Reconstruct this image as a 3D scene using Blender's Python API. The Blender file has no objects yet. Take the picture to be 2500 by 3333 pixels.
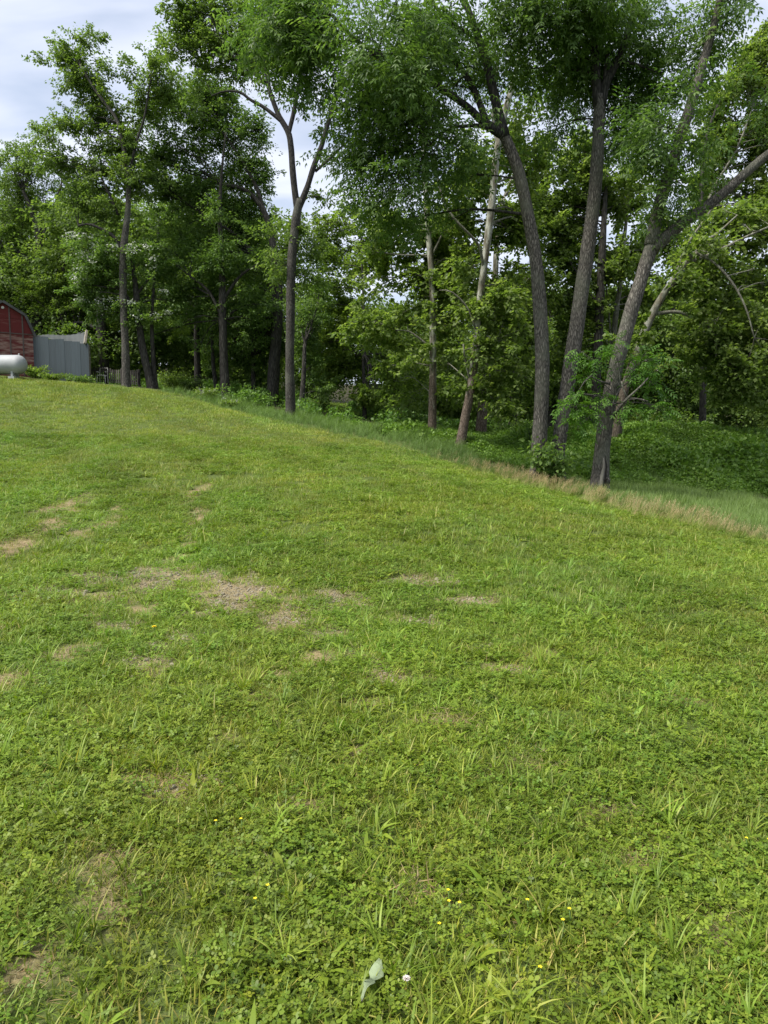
import bpy, math
import numpy as np
from mathutils import Vector

rng = np.random.default_rng(11)
S = bpy.context.scene
COL = S.collection

# ------------------------------------------------------------------ camera, sky, sun, exposure
F, EYE = 2311.0, 1.6                      # focal length in pixels of the 2500x3333 frame, eye height
PITCH = math.atan(217 / F)
cam = bpy.data.objects.new('camera', bpy.data.cameras.new('camera'))
COL.objects.link(cam)
cam.data.sensor_fit = 'VERTICAL'
cam.data.sensor_height = 24.0
cam.data.lens = 24.0 * F / 3333.0
cam.data.clip_start = 0.05
cam.data.clip_end = 3000
cam.location = (0, 0, EYE)
cam.rotation_euler = (math.pi / 2 - PITCH, 0, 0)
S.camera = cam

SUN_EL, SUN_AZ = math.radians(56), math.radians(243)   # azimuth from +Y clockwise: behind the camera to the left
W = bpy.data.worlds.new('World')
S.world = W
W.use_nodes = True
wn, wl = W.node_tree.nodes, W.node_tree.links
wn.clear()
w_out = wn.new('ShaderNodeOutputWorld')
w_bg = wn.new('ShaderNodeBackground')
w_bg.inputs['Strength'].default_value = 0.1
sky = wn.new('ShaderNodeTexSky')
sky.sky_type = 'NISHITA'
sky.sun_disc = False
sky.sun_elevation = SUN_EL
sky.sun_rotation = SUN_AZ
sky.air_density = 1.2
sky.dust_density = 0.6
tc = wn.new('ShaderNodeTexCoord')
sep = wn.new('ShaderNodeSeparateXYZ')
wl.new(tc.outputs['Generated'], sep.inputs[0])
mx = wn.new('ShaderNodeMath'); mx.operation = 'MAXIMUM'; mx.inputs[1].default_value = 0.0
wl.new(sep.outputs['Z'], mx.inputs[0])
ad = wn.new('ShaderNodeMath'); ad.operation = 'ADD'; ad.inputs[1].default_value = 0.22
wl.new(mx.outputs[0], ad.inputs[0])
dx = wn.new('ShaderNodeMath'); dx.operation = 'DIVIDE'
dy = wn.new('ShaderNodeMath'); dy.operation = 'DIVIDE'
wl.new(sep.outputs['X'], dx.inputs[0]); wl.new(ad.outputs[0], dx.inputs[1])
wl.new(sep.outputs['Y'], dy.inputs[0]); wl.new(ad.outputs[0], dy.inputs[1])
cmb = wn.new('ShaderNodeCombineXYZ')
wl.new(dx.outputs[0], cmb.inputs[0]); wl.new(dy.outputs[0], cmb.inputs[1])
mp = wn.new('ShaderNodeMapping')
mp.inputs['Rotation'].default_value = (0, 0, math.radians(24))
mp.inputs['Scale'].default_value = (1.3, 3.4, 1)
wl.new(cmb.outputs[0], mp.inputs[0])
nz = wn.new('ShaderNodeTexNoise')
nz.inputs['Scale'].default_value = 2.1
nz.inputs['Detail'].default_value = 4
nz.inputs['Roughness'].default_value = 0.45
nz.inputs['Distortion'].default_value = 0.25
wl.new(mp.outputs[0], nz.inputs['Vector'])
cr = wn.new('ShaderNodeValToRGB')
cr.color_ramp.elements[0].position = 0.30; cr.color_ramp.elements[0].color = (0.50, 0.50, 0.50, 1)
cr.color_ramp.elements[1].position = 0.62; cr.color_ramp.elements[1].color = (1, 1, 1, 1)
wl.new(nz.outputs['Fac'], cr.inputs[0])
cm = wn.new('ShaderNodeMix'); cm.data_type = 'RGBA'
wl.new(cr.outputs[0], cm.inputs['Factor'])
wl.new(sky.outputs[0], cm.inputs['A'])
cm.inputs['B'].default_value = (6.1, 6.5, 7.6, 1)
wl.new(cm.outputs['Result'], w_bg.inputs['Color'])
wl.new(w_bg.outputs[0], w_out.inputs[0])

sun = bpy.data.objects.new('sun', bpy.data.lights.new('sun', 'SUN'))
COL.objects.link(sun)
sun.data.energy = 4.7
sun.data.angle = math.radians(18)
sun.data.color = (1.0, 0.95, 0.86)
sd = Vector((math.sin(SUN_AZ) * math.cos(SUN_EL), math.cos(SUN_AZ) * math.cos(SUN_EL), math.sin(SUN_EL)))
sun.rotation_euler = sd.to_track_quat('Z', 'Y').to_euler()

S.view_settings.view_transform = 'Standard'
S.view_settings.look = 'None'
S.view_settings.exposure = 0.62
S.view_settings.gamma = 1.0
S.view_settings.use_curve_mapping = False
S.render.engine = 'CYCLES'
S.cycles.max_bounces = 8
S.cycles.diffuse_bounces = 4
S.cycles.transmission_bounces = 4
S.cycles.transparent_max_bounces = 6

# ------------------------------------------------------------------ helpers
CP, SP = math.cos(PITCH), math.sin(PITCH)

def P(u, v, Y):
    """World point seen at pixel (u, v) of the photograph, Y metres ahead."""
    x, z = (u - 1250) / F, -(v - 1666.5) / F
    yy, zz = CP + SP * z, -SP + CP * z
    k = Y / yy
    return np.array([x * k, Y, EYE + zz * k])

def link(name, me, mat=None, parent=None, kind=None):
    o = bpy.data.objects.new(name, me)
    COL.objects.link(o)
    if mat is not None and me is not None and not me.materials:
        me.materials.append(mat)
    if parent is not None:
        o.parent = parent
        o.matrix_parent_inverse = parent_inv(parent)
    if kind:
        o['kind'] = kind
    return o

def parent_inv(p):
    from mathutils import Matrix
    return Matrix.Translation(-p.location)

def tag(o, label, cat, group=None):
    o['label'] = label
    o['category'] = cat
    if group:
        o['group'] = group
    return o

def thing(name, label, cat, loc, group=None):
    o = bpy.data.objects.new(name, None)
    COL.objects.link(o)
    o.location = tuple(float(c) for c in loc)
    o.empty_display_size = 0.2
    return tag(o, label, cat, group)

def mesh(name, verts, faces, attrs=None, smooth=True):
    """faces: (N,3) or (N,4) int array, or a list of such arrays."""
    me = bpy.data.meshes.new(name)
    verts = np.ascontiguousarray(verts, dtype=np.float32).reshape(-1, 3)
    if isinstance(faces, np.ndarray):
        faces = [faces]
    faces = [f for f in faces if len(f)]
    loops = np.concatenate([f.ravel() for f in faces]).astype(np.int32)
    tot = np.concatenate([np.full(len(f), f.shape[1], np.int32) for f in faces])
    st = np.concatenate([[0], np.cumsum(tot)[:-1]]).astype(np.int32)
    me.vertices.add(len(verts)); me.vertices.foreach_set('co', verts.ravel())
    me.loops.add(len(loops)); me.loops.foreach_set('vertex_index', loops)
    me.polygons.add(len(tot)); me.polygons.foreach_set('loop_start', st)
    me.polygons.foreach_set('use_smooth', np.full(len(tot), smooth))
    if attrs:
        for k, a in attrs.items():
            at = me.attributes.new(k, 'FLOAT', 'POINT')
            at.data.foreach_set('value', np.ascontiguousarray(a, dtype=np.float32))
    me.update(calc_edges=True)
    return me

def nrm(a):
    return a / np.maximum(np.linalg.norm(a, axis=-1, keepdims=True), 1e-9)

_ph = np.random.default_rng(3)
_NK = _ph.normal(size=(10, 3)); _NP = _ph.uniform(0, 6.28, 10)
def snoise(p, f=1.0, ofs=0.0):
    """Cheap smooth pseudo-noise, about -1..1."""
    p = np.asarray(p, float)
    if p.shape[-1] == 2:
        p = np.concatenate([p, np.zeros(p.shape[:-1] + (1,))], -1)
    q = p * f
    s = 0
    for k in range(10):
        s = s + np.sin(q @ _NK[k] * (0.7 + 0.13 * k) + _NP[k] + ofs * (k + 1))
    return s / 4.5

def fbm(p, f=1.0, ofs=0.0):
    return (snoise(p, f, ofs) + 0.5 * snoise(p, f * 2.1, ofs + 5) + 0.25 * snoise(p, f * 4.3, ofs + 9)) / 1.5

def catmull(pts, n):
    pts = np.asarray(pts, float)
    if len(pts) < 3:
        t = np.linspace(0, 1, n)[:, None]
        return pts[0] * (1 - t) + pts[-1] * t
    q = np.vstack([2 * pts[0] - pts[1], pts, 2 * pts[-1] - pts[-2]])
    d = np.concatenate([[0], np.cumsum(np.linalg.norm(np.diff(pts[:, :3], axis=0), axis=1) + 1e-6)])
    s = np.linspace(0, d[-1], n)
    i = np.clip(np.searchsorted(d, s, 'right') - 1, 0, len(pts) - 2)
    t = ((s - d[i]) / (d[i + 1] - d[i]))[:, None]
    a, b, c, e = q[i], q[i + 1], q[i + 2], q[i + 3]
    return 0.5 * (2 * b + (c - a) * t + (2 * a - 5 * b + 4 * c - e) * t ** 2 + (3 * b - a - 3 * c + e) * t ** 3)

class MB:
    """Collects tubes, boxes and sheets into one mesh."""
    def __init__(s):
        s.v, s.q, s.t, s.h, s.n = [], [], [], [], 0
    def add(s, v, quads=None, tris=None, h=None):
        v = np.asarray(v, float).reshape(-1, 3)
        if quads is not None and len(quads): s.q.append(np.asarray(quads) + s.n)
        if tris is not None and len(tris): s.t.append(np.asarray(tris) + s.n)
        s.v.append(v); s.h.append(np.zeros(len(v)) if h is None else np.asarray(h)); s.n += len(v)
    def tube(s, pts, rad, sides=8, rough=0.0, cap=True):
        pts = np.asarray(pts, float); rad = np.broadcast_to(np.asarray(rad, float), (len(pts),))
        tg = nrm(np.gradient(pts, axis=0))
        ref = np.array([1.0, 0.13, 0.07]) if abs(tg[:, 2]).mean() > 0.4 else np.array([0.05, 0.1, 1.0])
        a = nrm(ref - (tg @ ref)[:, None] * tg); b = np.cross(tg, a)
        th = np.linspace(0, 2 * np.pi, sides, endpoint=False)
        r = np.repeat(rad[:, None], sides, 1)
        v = pts[:, None] + r[..., None] * (np.cos(th)[None, :, None] * a[:, None] + np.sin(th)[None, :, None] * b[:, None])
        if rough:
            nn = fbm(v.reshape(-1, 3) * np.array([1, 1, 0.35]), 5.0).reshape(r.shape)
            n2 = snoise(v.reshape(-1, 3) * np.array([1, 1, 0.15]), 17.0).reshape(r.shape)
            v = pts[:, None] + (v - pts[:, None]) * (1 + rough * (nn + 0.5 * n2))[..., None]
        m = len(pts)
        i = np.arange(m - 1)[:, None] * sides; j = np.arange(sides)[None]; j2 = (j + 1) % sides
        q = np.stack([i + j, i + j2, i + sides + j2, i + sides + j], -1).reshape(-1, 4)
        h = np.repeat(np.linspace(0, 1, m), sides)
        vv = v.reshape(-1, 3); tr = None
        if cap:
            vv = np.vstack([vv, pts[0], pts[-1]]); h = np.concatenate([h, [0, 1]])
            jj = np.arange(sides); k2 = (jj + 1) % sides
            tr = np.vstack([np.stack([np.full(sides, m * sides), k2, jj], -1),
                            np.stack([np.full(sides, m * sides + 1), (m - 1) * sides + jj, (m - 1) * sides + k2], -1)])
        s.add(vv, q, tr, h)
        return s
    def box(s, c, half, ax=None):
        c = np.asarray(c, float); ax = np.eye(3) if ax is None else np.asarray(ax, float)
        k = np.array([[x, y, z] for x in (-1, 1) for y in (-1, 1) for z in (-1, 1)], float) * np.asarray(half)
        s.add(c + k @ ax, [[0, 1, 3, 2], [4, 6, 7, 5], [0, 4, 5, 1], [2, 3, 7, 6], [0, 2, 6, 4], [1, 5, 7, 3]])
        return s
    def prism(s, poly, ext):
        """Closed polygon (list of 3D points) pushed along ext."""
        p = np.asarray(poly, float); n = len(p); e = np.asarray(ext, float)
        i = np.arange(n); j = (i + 1) % n
        cc = p.mean(0)
        v = np.vstack([p, p + e, cc, cc + e])
        s.add(v, np.stack([i, j, n + j, n + i], -1),
              np.vstack([np.stack([j, i, np.full(n, 2 * n)], -1), np.stack([n + i, n + j, np.full(n, 2 * n + 1)], -1)]))
        return s
    def me(s, name, smooth=True, rnd=None):
        f = ([np.vstack(s.q)] if s.q else []) + ([np.vstack(s.t)] if s.t else [])
        return mesh(name, np.vstack(s.v), f, {'h': np.concatenate(s.h)}, smooth)
    def build(s, name, mat, parent=None, kind=None, smooth=True):
        return link(name, s.me(name, smooth), mat, parent, kind)

# ------------------------------------------------------------------ materials
def newmat(name):
    m = bpy.data.materials.new(name); m.use_nodes = True
    nt = m.node_tree; nt.nodes.clear()
    out = nt.nodes.new('ShaderNodeOutputMaterial')
    return m, nt.nodes, nt.links, out

def ramp(n, stops):
    r = n.new('ShaderNodeValToRGB')
    e = r.color_ramp.elements
    while len(e) < len(stops): e.new(0.5)
    for k, (p, c) in zip(e, stops):
        k.position = p; k.color = (*c, 1)
    return r

def leafmat(name, stops, transl=0.35, inst=False, spec=0.32, rough=0.5, tr_gain=(1.25, 1.35, 0.6)):
    m, n, l, out = newmat(name)
    at = n.new('ShaderNodeAttribute'); at.attribute_name = 't'
    r = ramp(n, stops); l.new(at.outputs['Fac'], r.inputs[0])
    col = r.outputs[0]
    if inst:
        ti = n.new('ShaderNodeAttribute'); ti.attribute_type = 'INSTANCER'; ti.attribute_name = 'tint'
        mu = n.new('ShaderNodeMix'); mu.data_type = 'RGBA'; mu.blend_type = 'MULTIPLY'; mu.inputs['Factor'].default_value = 1
        l.new(col, mu.inputs['A']); l.new(ti.outputs['Color'], mu.inputs['B'])
        col = mu.outputs['Result']
    b = n.new('ShaderNodeBsdfPrincipled')
    b.inputs['Roughness'].default_value = rough
    b.inputs['Specular IOR Level'].default_value = spec
    l.new(col, b.inputs['Base Color'])
    tg = n.new('ShaderNodeMix'); tg.data_type = 'RGBA'; tg.blend_type = 'MULTIPLY'; tg.inputs['Factor'].default_value = 1
    tg.inputs['B'].default_value = (*tr_gain, 1)
    l.new(col, tg.inputs['A'])
    t = n.new('ShaderNodeBsdfTranslucent'); l.new(tg.outputs['Result'], t.inputs['Color'])
    mi = n.new('ShaderNodeMixShader'); mi.inputs[0].default_value = transl
    l.new(b.outputs[0], mi.inputs[1]); l.new(t.outputs[0], mi.inputs[2])
    l.new(mi.outputs[0], out.inputs[0])
    return m

def barkmat(name, dark, light, moss=None, sx=(15, 15, 3.6), bump=1.0, pale=None, pale_at=(0.4, 0.55)):
    m, n, l, out = newmat(name)
    tcn = n.new('ShaderNodeTexCoord')
    mpn = n.new('ShaderNodeMapping'); mpn.inputs['Scale'].default_value = sx
    l.new(tcn.outputs['Object'], mpn.inputs[0])
    vo = n.new('ShaderNodeTexVoronoi'); vo.feature = 'DISTANCE_TO_EDGE'; vo.inputs['Scale'].default_value = 1.6
    no = n.new('ShaderNodeTexNoise'); no.inputs['Scale'].default_value = 1.3; no.inputs['Detail'].default_value = 6; no.inputs['Roughness'].default_value = 0.65
    nd = n.new('ShaderNodeTexNoise'); nd.inputs['Scale'].default_value = 0.9; nd.inputs['Detail'].default_value = 3
    l.new(mpn.outputs[0], nd.inputs['Vector'])
    wv = n.new('ShaderNodeVectorMath'); wv.operation = 'ADD'
    l.new(mpn.outputs[0], wv.inputs[0]); l.new(nd.outputs['Color'], wv.inputs[1])
    l.new(wv.outputs[0], vo.inputs['Vector']); l.new(mpn.outputs[0], no.inputs['Vector'])
    vr = ramp(n, [(0.0, (0.25, 0.25, 0.25)), (0.28, (1, 1, 1))]); l.new(vo.outputs['Distance'], vr.inputs[0])
    mul = n.new('ShaderNodeMath'); mul.operation = 'MULTIPLY'
    l.new(vr.outputs[0], mul.inputs[0]); l.new(no.outputs['Fac'], mul.inputs[1])
    cr_ = ramp(n, [(0.12, dark), (0.62, light)]); l.new(mul.outputs[0], cr_.inputs[0])
    col = cr_.outputs[0]
    big = n.new('ShaderNodeTexNoise'); big.inputs['Scale'].default_value = 1.2; big.inputs['Detail'].default_value = 4
    l.new(tcn.outputs['Object'], big.inputs['Vector'])
    if moss:
        mr = ramp(n, [(0.5, (0, 0, 0)), (0.68, (0.6, 0.6, 0.6))]); l.new(big.outputs['Fac'], mr.inputs[0])
        mm = n.new('ShaderNodeMix'); mm.data_type = 'RGBA'; mm.inputs['B'].default_value = (*moss, 1)
        l.new(mr.outputs[0], mm.inputs['Factor']); l.new(col, mm.inputs['A']); col = mm.outputs['Result']
    if pale:
        at = n.new('ShaderNodeAttribute'); at.attribute_name = 'h'
        pn = n.new('ShaderNodeTexNoise'); pn.inputs['Scale'].default_value = 1.0; pn.inputs['Detail'].default_value = 4
        mp2 = n.new('ShaderNodeMapping'); mp2.inputs['Scale'].default_value = (7, 7, 1.7)
        l.new(tcn.outputs['Object'], mp2.inputs[0]); l.new(mp2.outputs[0], pn.inputs['Vector'])
        k = n.new('ShaderNodeMath'); k.operation = 'MULTIPLY_ADD'; k.inputs[1].default_value = 0.7; 
        l.new(pn.outputs['Fac'], k.inputs[0]); l.new(at.outputs['Fac'], k.inputs[2])
        pr = ramp(n, [(pale_at[0] + 0.35, (0, 0, 0)), (pale_at[1] + 0.35, (1, 1, 1))]); l.new(k.outputs[0], pr.inputs[0])
        pc = ramp(n, [(0.36, (0.10, 0.085, 0.06)), (0.48, (0.17, 0.165, 0.13)), (0.58, (pale))]); l.new(pn.outputs['Fac'], pc.inputs[0])
        mm = n.new('ShaderNodeMix'); mm.data_type = 'RGBA'
        l.new(pr.outputs[0], mm.inputs['Factor']); l.new(col, mm.inputs['A']); l.new(pc.outputs[0], mm.inputs['B']); col = mm.outputs['Result']
    b = n.new('ShaderNodeBsdfPrincipled'); b.inputs['Roughness'].default_value = 0.9; b.inputs['Specular IOR Level'].default_value = 0.15
    l.new(col, b.inputs['Base Color'])
    bu = n.new('ShaderNodeBump'); bu.inputs['Strength'].default_value = bump; bu.inputs['Distance'].default_value = 0.03
    l.new(mul.outputs[0], bu.inputs['Height']); l.new(bu.outputs[0], b.inputs['Normal'])
    l.new(b.outputs[0], out.inputs[0])
    return m

def plain(name, col, rough=0.6, metal=0.0, var=0.25, scale=6.0, stretch=(1, 1, 1), spec=0.4, col2=None, lo=0.35, hi=0.7, bump=0.0):
    m, n, l, out = newmat(name)
    tcn = n.new('ShaderNodeTexCoord')
    mpn = n.new('ShaderNodeMapping'); mpn.inputs['Scale'].default_value = stretch
    l.new(tcn.outputs['Object'], mpn.inputs[0])
    no = n.new('ShaderNodeTexNoise'); no.inputs['Scale'].default_value = scale; no.inputs['Detail'].default_value = 7; no.inputs['Roughness'].default_value = 0.65
    l.new(mpn.outputs[0], no.inputs['Vector'])
    c2 = col2 or tuple(min(1, c * (1 + var)) for c in col)
    c1 = col if col2 else tuple(c * (1 - var) for c in col)
    r = ramp(n, [(lo, c1), (hi, c2)]); l.new(no.outputs['Fac'], r.inputs[0])
    b = n.new('ShaderNodeBsdfPrincipled'); b.inputs['Roughness'].default_value = rough
    b.inputs['Metallic'].default_value = metal; b.inputs['Specular IOR Level'].default_value = spec
    l.new(r.outputs[0], b.inputs['Base Color'])
    if bump:
        bu = n.new('ShaderNodeBump'); bu.inputs['Strength'].default_value = bump; bu.inputs['Distance'].default_value = 0.02
        l.new(no.outputs['Fac'], bu.inputs['Height']); l.new(bu.outputs[0], b.inputs['Normal'])
    l.new(b.outputs[0], out.inputs[0])
    return m

M = {}
M['bark_dark'] = barkmat('walnut_bark', (0.036, 0.033, 0.029), (0.205, 0.188, 0.165), moss=(0.12, 0.125, 0.095))
M['bark_grey'] = barkmat('oak_bark', (0.034, 0.031, 0.028), (0.165, 0.152, 0.135), moss=(0.13, 0.135, 0.105))
M['bark_fork'] = barkmat('dark_fissured_bark', (0.026, 0.024, 0.022), (0.12, 0.111, 0.098), moss=(0.11, 0.113, 0.09))
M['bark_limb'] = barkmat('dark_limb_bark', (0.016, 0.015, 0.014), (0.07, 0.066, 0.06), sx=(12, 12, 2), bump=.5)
M['bark_far'] = barkmat('wood_bark', (0.022, 0.020, 0.018), (0.085, 0.08, 0.07), sx=(9, 9, 1.6))
M['bark_syc'] = barkmat('sycamore_bark', (0.06, 0.045, 0.035), (0.19, 0.15, 0.12), sx=(12, 12, 4), bump=0.5, pale=(0.33, 0.335, 0.285), pale_at=(0.19, 0.36))
M['bark_syc_dull'] = barkmat('mottled_sycamore_bark', (0.05, 0.04, 0.03), (0.14, 0.115, 0.09), sx=(12, 12, 4), bump=0.5, pale=(0.20, 0.205, 0.17), pale_at=(0.25, 0.5))
M['bark_pale'] = barkmat('sycamore_limb_bark', (0.09, 0.085, 0.065), (0.25, 0.25, 0.205), sx=(7, 7, 2.5), bump=0.25)
# leaves: dark, mid, light
M['leaf_walnut'] = leafmat('walnut_leaf', [(0, (0.055, 0.110, 0.024)), (0.5, (0.100, 0.175, 0.042)), (1, (0.175, 0.265, 0.075))], 0.52)
M['leaf_shoot'] = leafmat('young_walnut_leaf', [(0, (0.046, 0.115, 0.014)), (0.5, (0.086, 0.190, 0.023)), (1, (0.149, 0.270, 0.040))], 0.42)
M['leaf_oak'] = leafmat('oak_leaf', [(0, (0.080, 0.138, 0.030)), (0.5, (0.138, 0.212, 0.048)), (1, (0.225, 0.305, 0.085))], 0.5)
M['leaf_syc'] = leafmat('sycamore_leaf', [(0, (0.095, 0.150, 0.030)), (0.5, (0.155, 0.225, 0.052)), (1, (0.25, 0.315, 0.10))], 0.55)
M['leaf_mid'] = leafmat('dense_leaf', [(0, (0.070, 0.130, 0.030)), (0.5, (0.120, 0.200, 0.047)), (1, (0.195, 0.285, 0.078))], 0.5)
M['leaf_back'] = leafmat('woodland_leaf', [(0, (0.065, 0.115, 0.025)), (0.5, (0.115, 0.180, 0.042)), (1, (0.190, 0.265, 0.072))], 0.52)
M['leaf_lime'] = leafmat('lime_leaf', [(0, (0.095, 0.155, 0.026)), (0.5, (0.155, 0.23, 0.042)), (1, (0.23, 0.31, 0.075))], 0.55)
M['blossom'] = leafmat('white_blossom', [(0, (0.42, 0.45, 0.36)), (1, (0.72, 0.74, 0.66))], 0.3, tr_gain=(1, 1, 1))
# ground plants (instanced)
M['grass'] = leafmat('grass_blade', [(0, (0.115, 0.160, 0.018)), (0.5, (0.188, 0.255, 0.030)), (0.85, (0.275, 0.335, 0.055)), (1, (0.40, 0.35, 0.12))], 0.35, True)
M['clover'] = leafmat('clover_leaf', [(0, (0.092, 0.150, 0.013)), (0.5, (0.155, 0.230, 0.020)), (1, (0.240, 0.310, 0.040))], 0.34, True)
M['straw'] = leafmat('dry_straw', [(0, (0.17, 0.13, 0.07)), (1, (0.38, 0.30, 0.17))], 0.2, True, tr_gain=(1, 1, 1))
M['tall'] = leafmat('tall_grass_blade', [(0, (0.10, 0.175, 0.055)), (0.6, (0.16, 0.25, 0.09)), (1, (0.26, 0.34, 0.15))], 0.35, True)
M['seed'] = leafmat('seed_head', [(0, (0.132, 0.204, 0.036)), (0.45, (0.228, 0.300, 0.060)), (0.6, (0.360, 0.294, 0.144)), (1, (0.504, 0.384, 0.228))], 0.35, True, tr_gain=(1.1, 1.1, 0.8))
M['bank'] = leafmat('vine_leaf', [(0, (0.06, 0.13, 0.022)), (0.5, (0.105, 0.20, 0.035)), (1, (0.165, 0.27, 0.06))], 0.36, True)

# ------------------------------------------------------------------ terrain
EDGE_PX = [(-500, 1200, 40), (0, 1228, 38.5), (300, 1252, 37.5), (600, 1292, 35.5), (800, 1350, 31.5), (1250, 1448, 25.5),
           (1500, 1520, 21.8), (1700, 1580, 18.9), (1900, 1632, 16.8), (2100, 1680, 15.0), (2300, 1724, 13.6), (2500, 1766, 12.4)]
EDGE = np.array([P(*e)[:2] for e in EDGE_PX] + [[9.0, 8.5], [11.5, 0.0], [13, -10]])
ctrl = [P(*e) for e in EDGE_PX]
ctrl += [P(*e) for e in [
    (250, 1700, 12.2), (0, 1500, 20), (600, 1500, 18.5), (1250, 1700, 11.8), (1800, 1800, 9.8), (900, 1420, 25), (300, 1350, 28),
    (410, 1255, 38.5), (490, 1265, 38.5), (885, 1352, 36), (945, 1365, 33), (735, 1302, 38.5), (645, 1280, 42), (300, 1250, 43), (60, 1225, 41), (-300, 1215, 42),
    (1185, 1365, 40), (1100, 1345, 55), (1410, 1432, 28), (1505, 1462, 26), (1568, 1432, 29.5),
    (1757, 1566, 20), (1808, 1568, 20.3), (1955, 1604, 19.1), (2150, 1622, 19), (2300, 1640, 18.5), (2500, 1680, 17.5),
    (1650, 1515, 24.2), (1850, 1535, 23.6), (2050, 1545, 23.4), (2300, 1560, 23.2), (2500, 1580, 23),
    (1700, 1425, 28.8), (1900, 1408, 28.2), (2100, 1402, 28), (2300, 1412, 28), (2500, 1450, 28),
    (1700, 1445, 31.5), (1950, 1440, 31.5), (2200, 1445, 31.5), (2450, 1480, 31.5)]]
ctrl += [np.array(c, float) for c in [
    (0, 0, 0), (0, 3, 0), (-4, 3, .05), (4, 3, -.02), (0, 6.5, -.02), (-6, 7, .05), (6, 7, -.05), (0, -6, -.1), (-10, -6, .3), (10, -6, -.3), (-12, 5, .5),
    (-25, 15, 1.8), (-45, 30, 5.5), (-45, 60, 8), (-25, 60, 6.5), (0, 65, 4.6), (25, 60, 1.6), (45, 60, 1.5), (0, 95, 9), (-40, 95, 13), (40, 95, 11), (20, 80, 6), (10, 36, 1.2), (16, 36, 1.0),
    (40, 30, -.5), (30, 15, -1.5), (22, 5, -1.2), (45, 0, -2), (-45, 0, 1.5), (12, 45, 1.2), (22, 42, 1.0)]]
ctrl = np.array(ctrl)
def _tps(a, b):
    r = np.linalg.norm(a[:, None] - b[None], axis=-1) + 1e-9
    return r * r * np.log(r)
_C = ctrl[:, :2] / 20.0
_n = len(_C)
_A = np.zeros((_n + 3, _n + 3))
_A[:_n, :_n] = _tps(_C, _C) + np.eye(_n) * 0.004
_A[:_n, _n] = 1; _A[:_n, _n + 1:] = _C; _A[_n, :_n] = 1; _A[_n + 1:, :_n] = _C.T
_w = np.linalg.solve(_A, np.concatenate([ctrl[:, 2], [0, 0, 0]]))

def G(x, y):
    x = np.asarray(x, float); y = np.asarray(y, float)
    sh = x.shape
    q = np.stack([np.clip(x.ravel(), -48, 48), np.clip(y.ravel(), -8, 98)], -1) / 20.0
    out = np.empty(len(q))
    for i in range(0, len(q), 20000):
        c = q[i:i + 20000]
        out[i:i + 20000] = _tps(c, _C) @ _w[:_n] + _w[_n] + c @ _w[_n + 1:]
    p2 = np.stack([x.ravel(), y.ravel()], -1)
    near = np.clip((np.hypot(p2[:, 0], p2[:, 1]) - 1) / 6, 0.2, 1)
    out += 0.045 * near * fbm(p2, 0.35, 2) + 0.018 * snoise(p2, 1.9, 4)
    return out.reshape(sh)

def edge_dist(x, y):
    """Signed distance to the edge of the mown field: negative on the lawn."""
    p = np.stack([np.ravel(x), np.ravel(y)], -1)
    best = np.full(len(p), 1e9); sg = np.ones(len(p))
    for a, b in zip(EDGE[:-1], EDGE[1:]):
        d = b - a
        t = np.clip(((p - a) @ d) / (d @ d), 0, 1)
        r = p - (a + t[:, None] * d)
        D = np.hypot(r[:, 0], r[:, 1])
        cr_ = d[0] * r[:, 1] - d[1] * r[:, 0]
        up = D < best - 1e-9
        best = np.where(up, D, best); sg = np.where(up, np.sign(cr_), sg)
    return (best * sg).reshape(np.shape(x))

def ground_hit(u, v):
    """Where the ray of a pixel meets the ground."""
    lo = 1.0
    Ys = np.concatenate([np.linspace(1.2, 12, 220), np.linspace(12.1, 60, 400)])
    pts = np.array([P(u, v, Y) for Y in Ys])
    below = pts[:, 2] < G(pts[:, 0], pts[:, 1])
    i = int(np.argmax(below)) if below.any() else len(Ys) - 1
    return pts[i]

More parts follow.
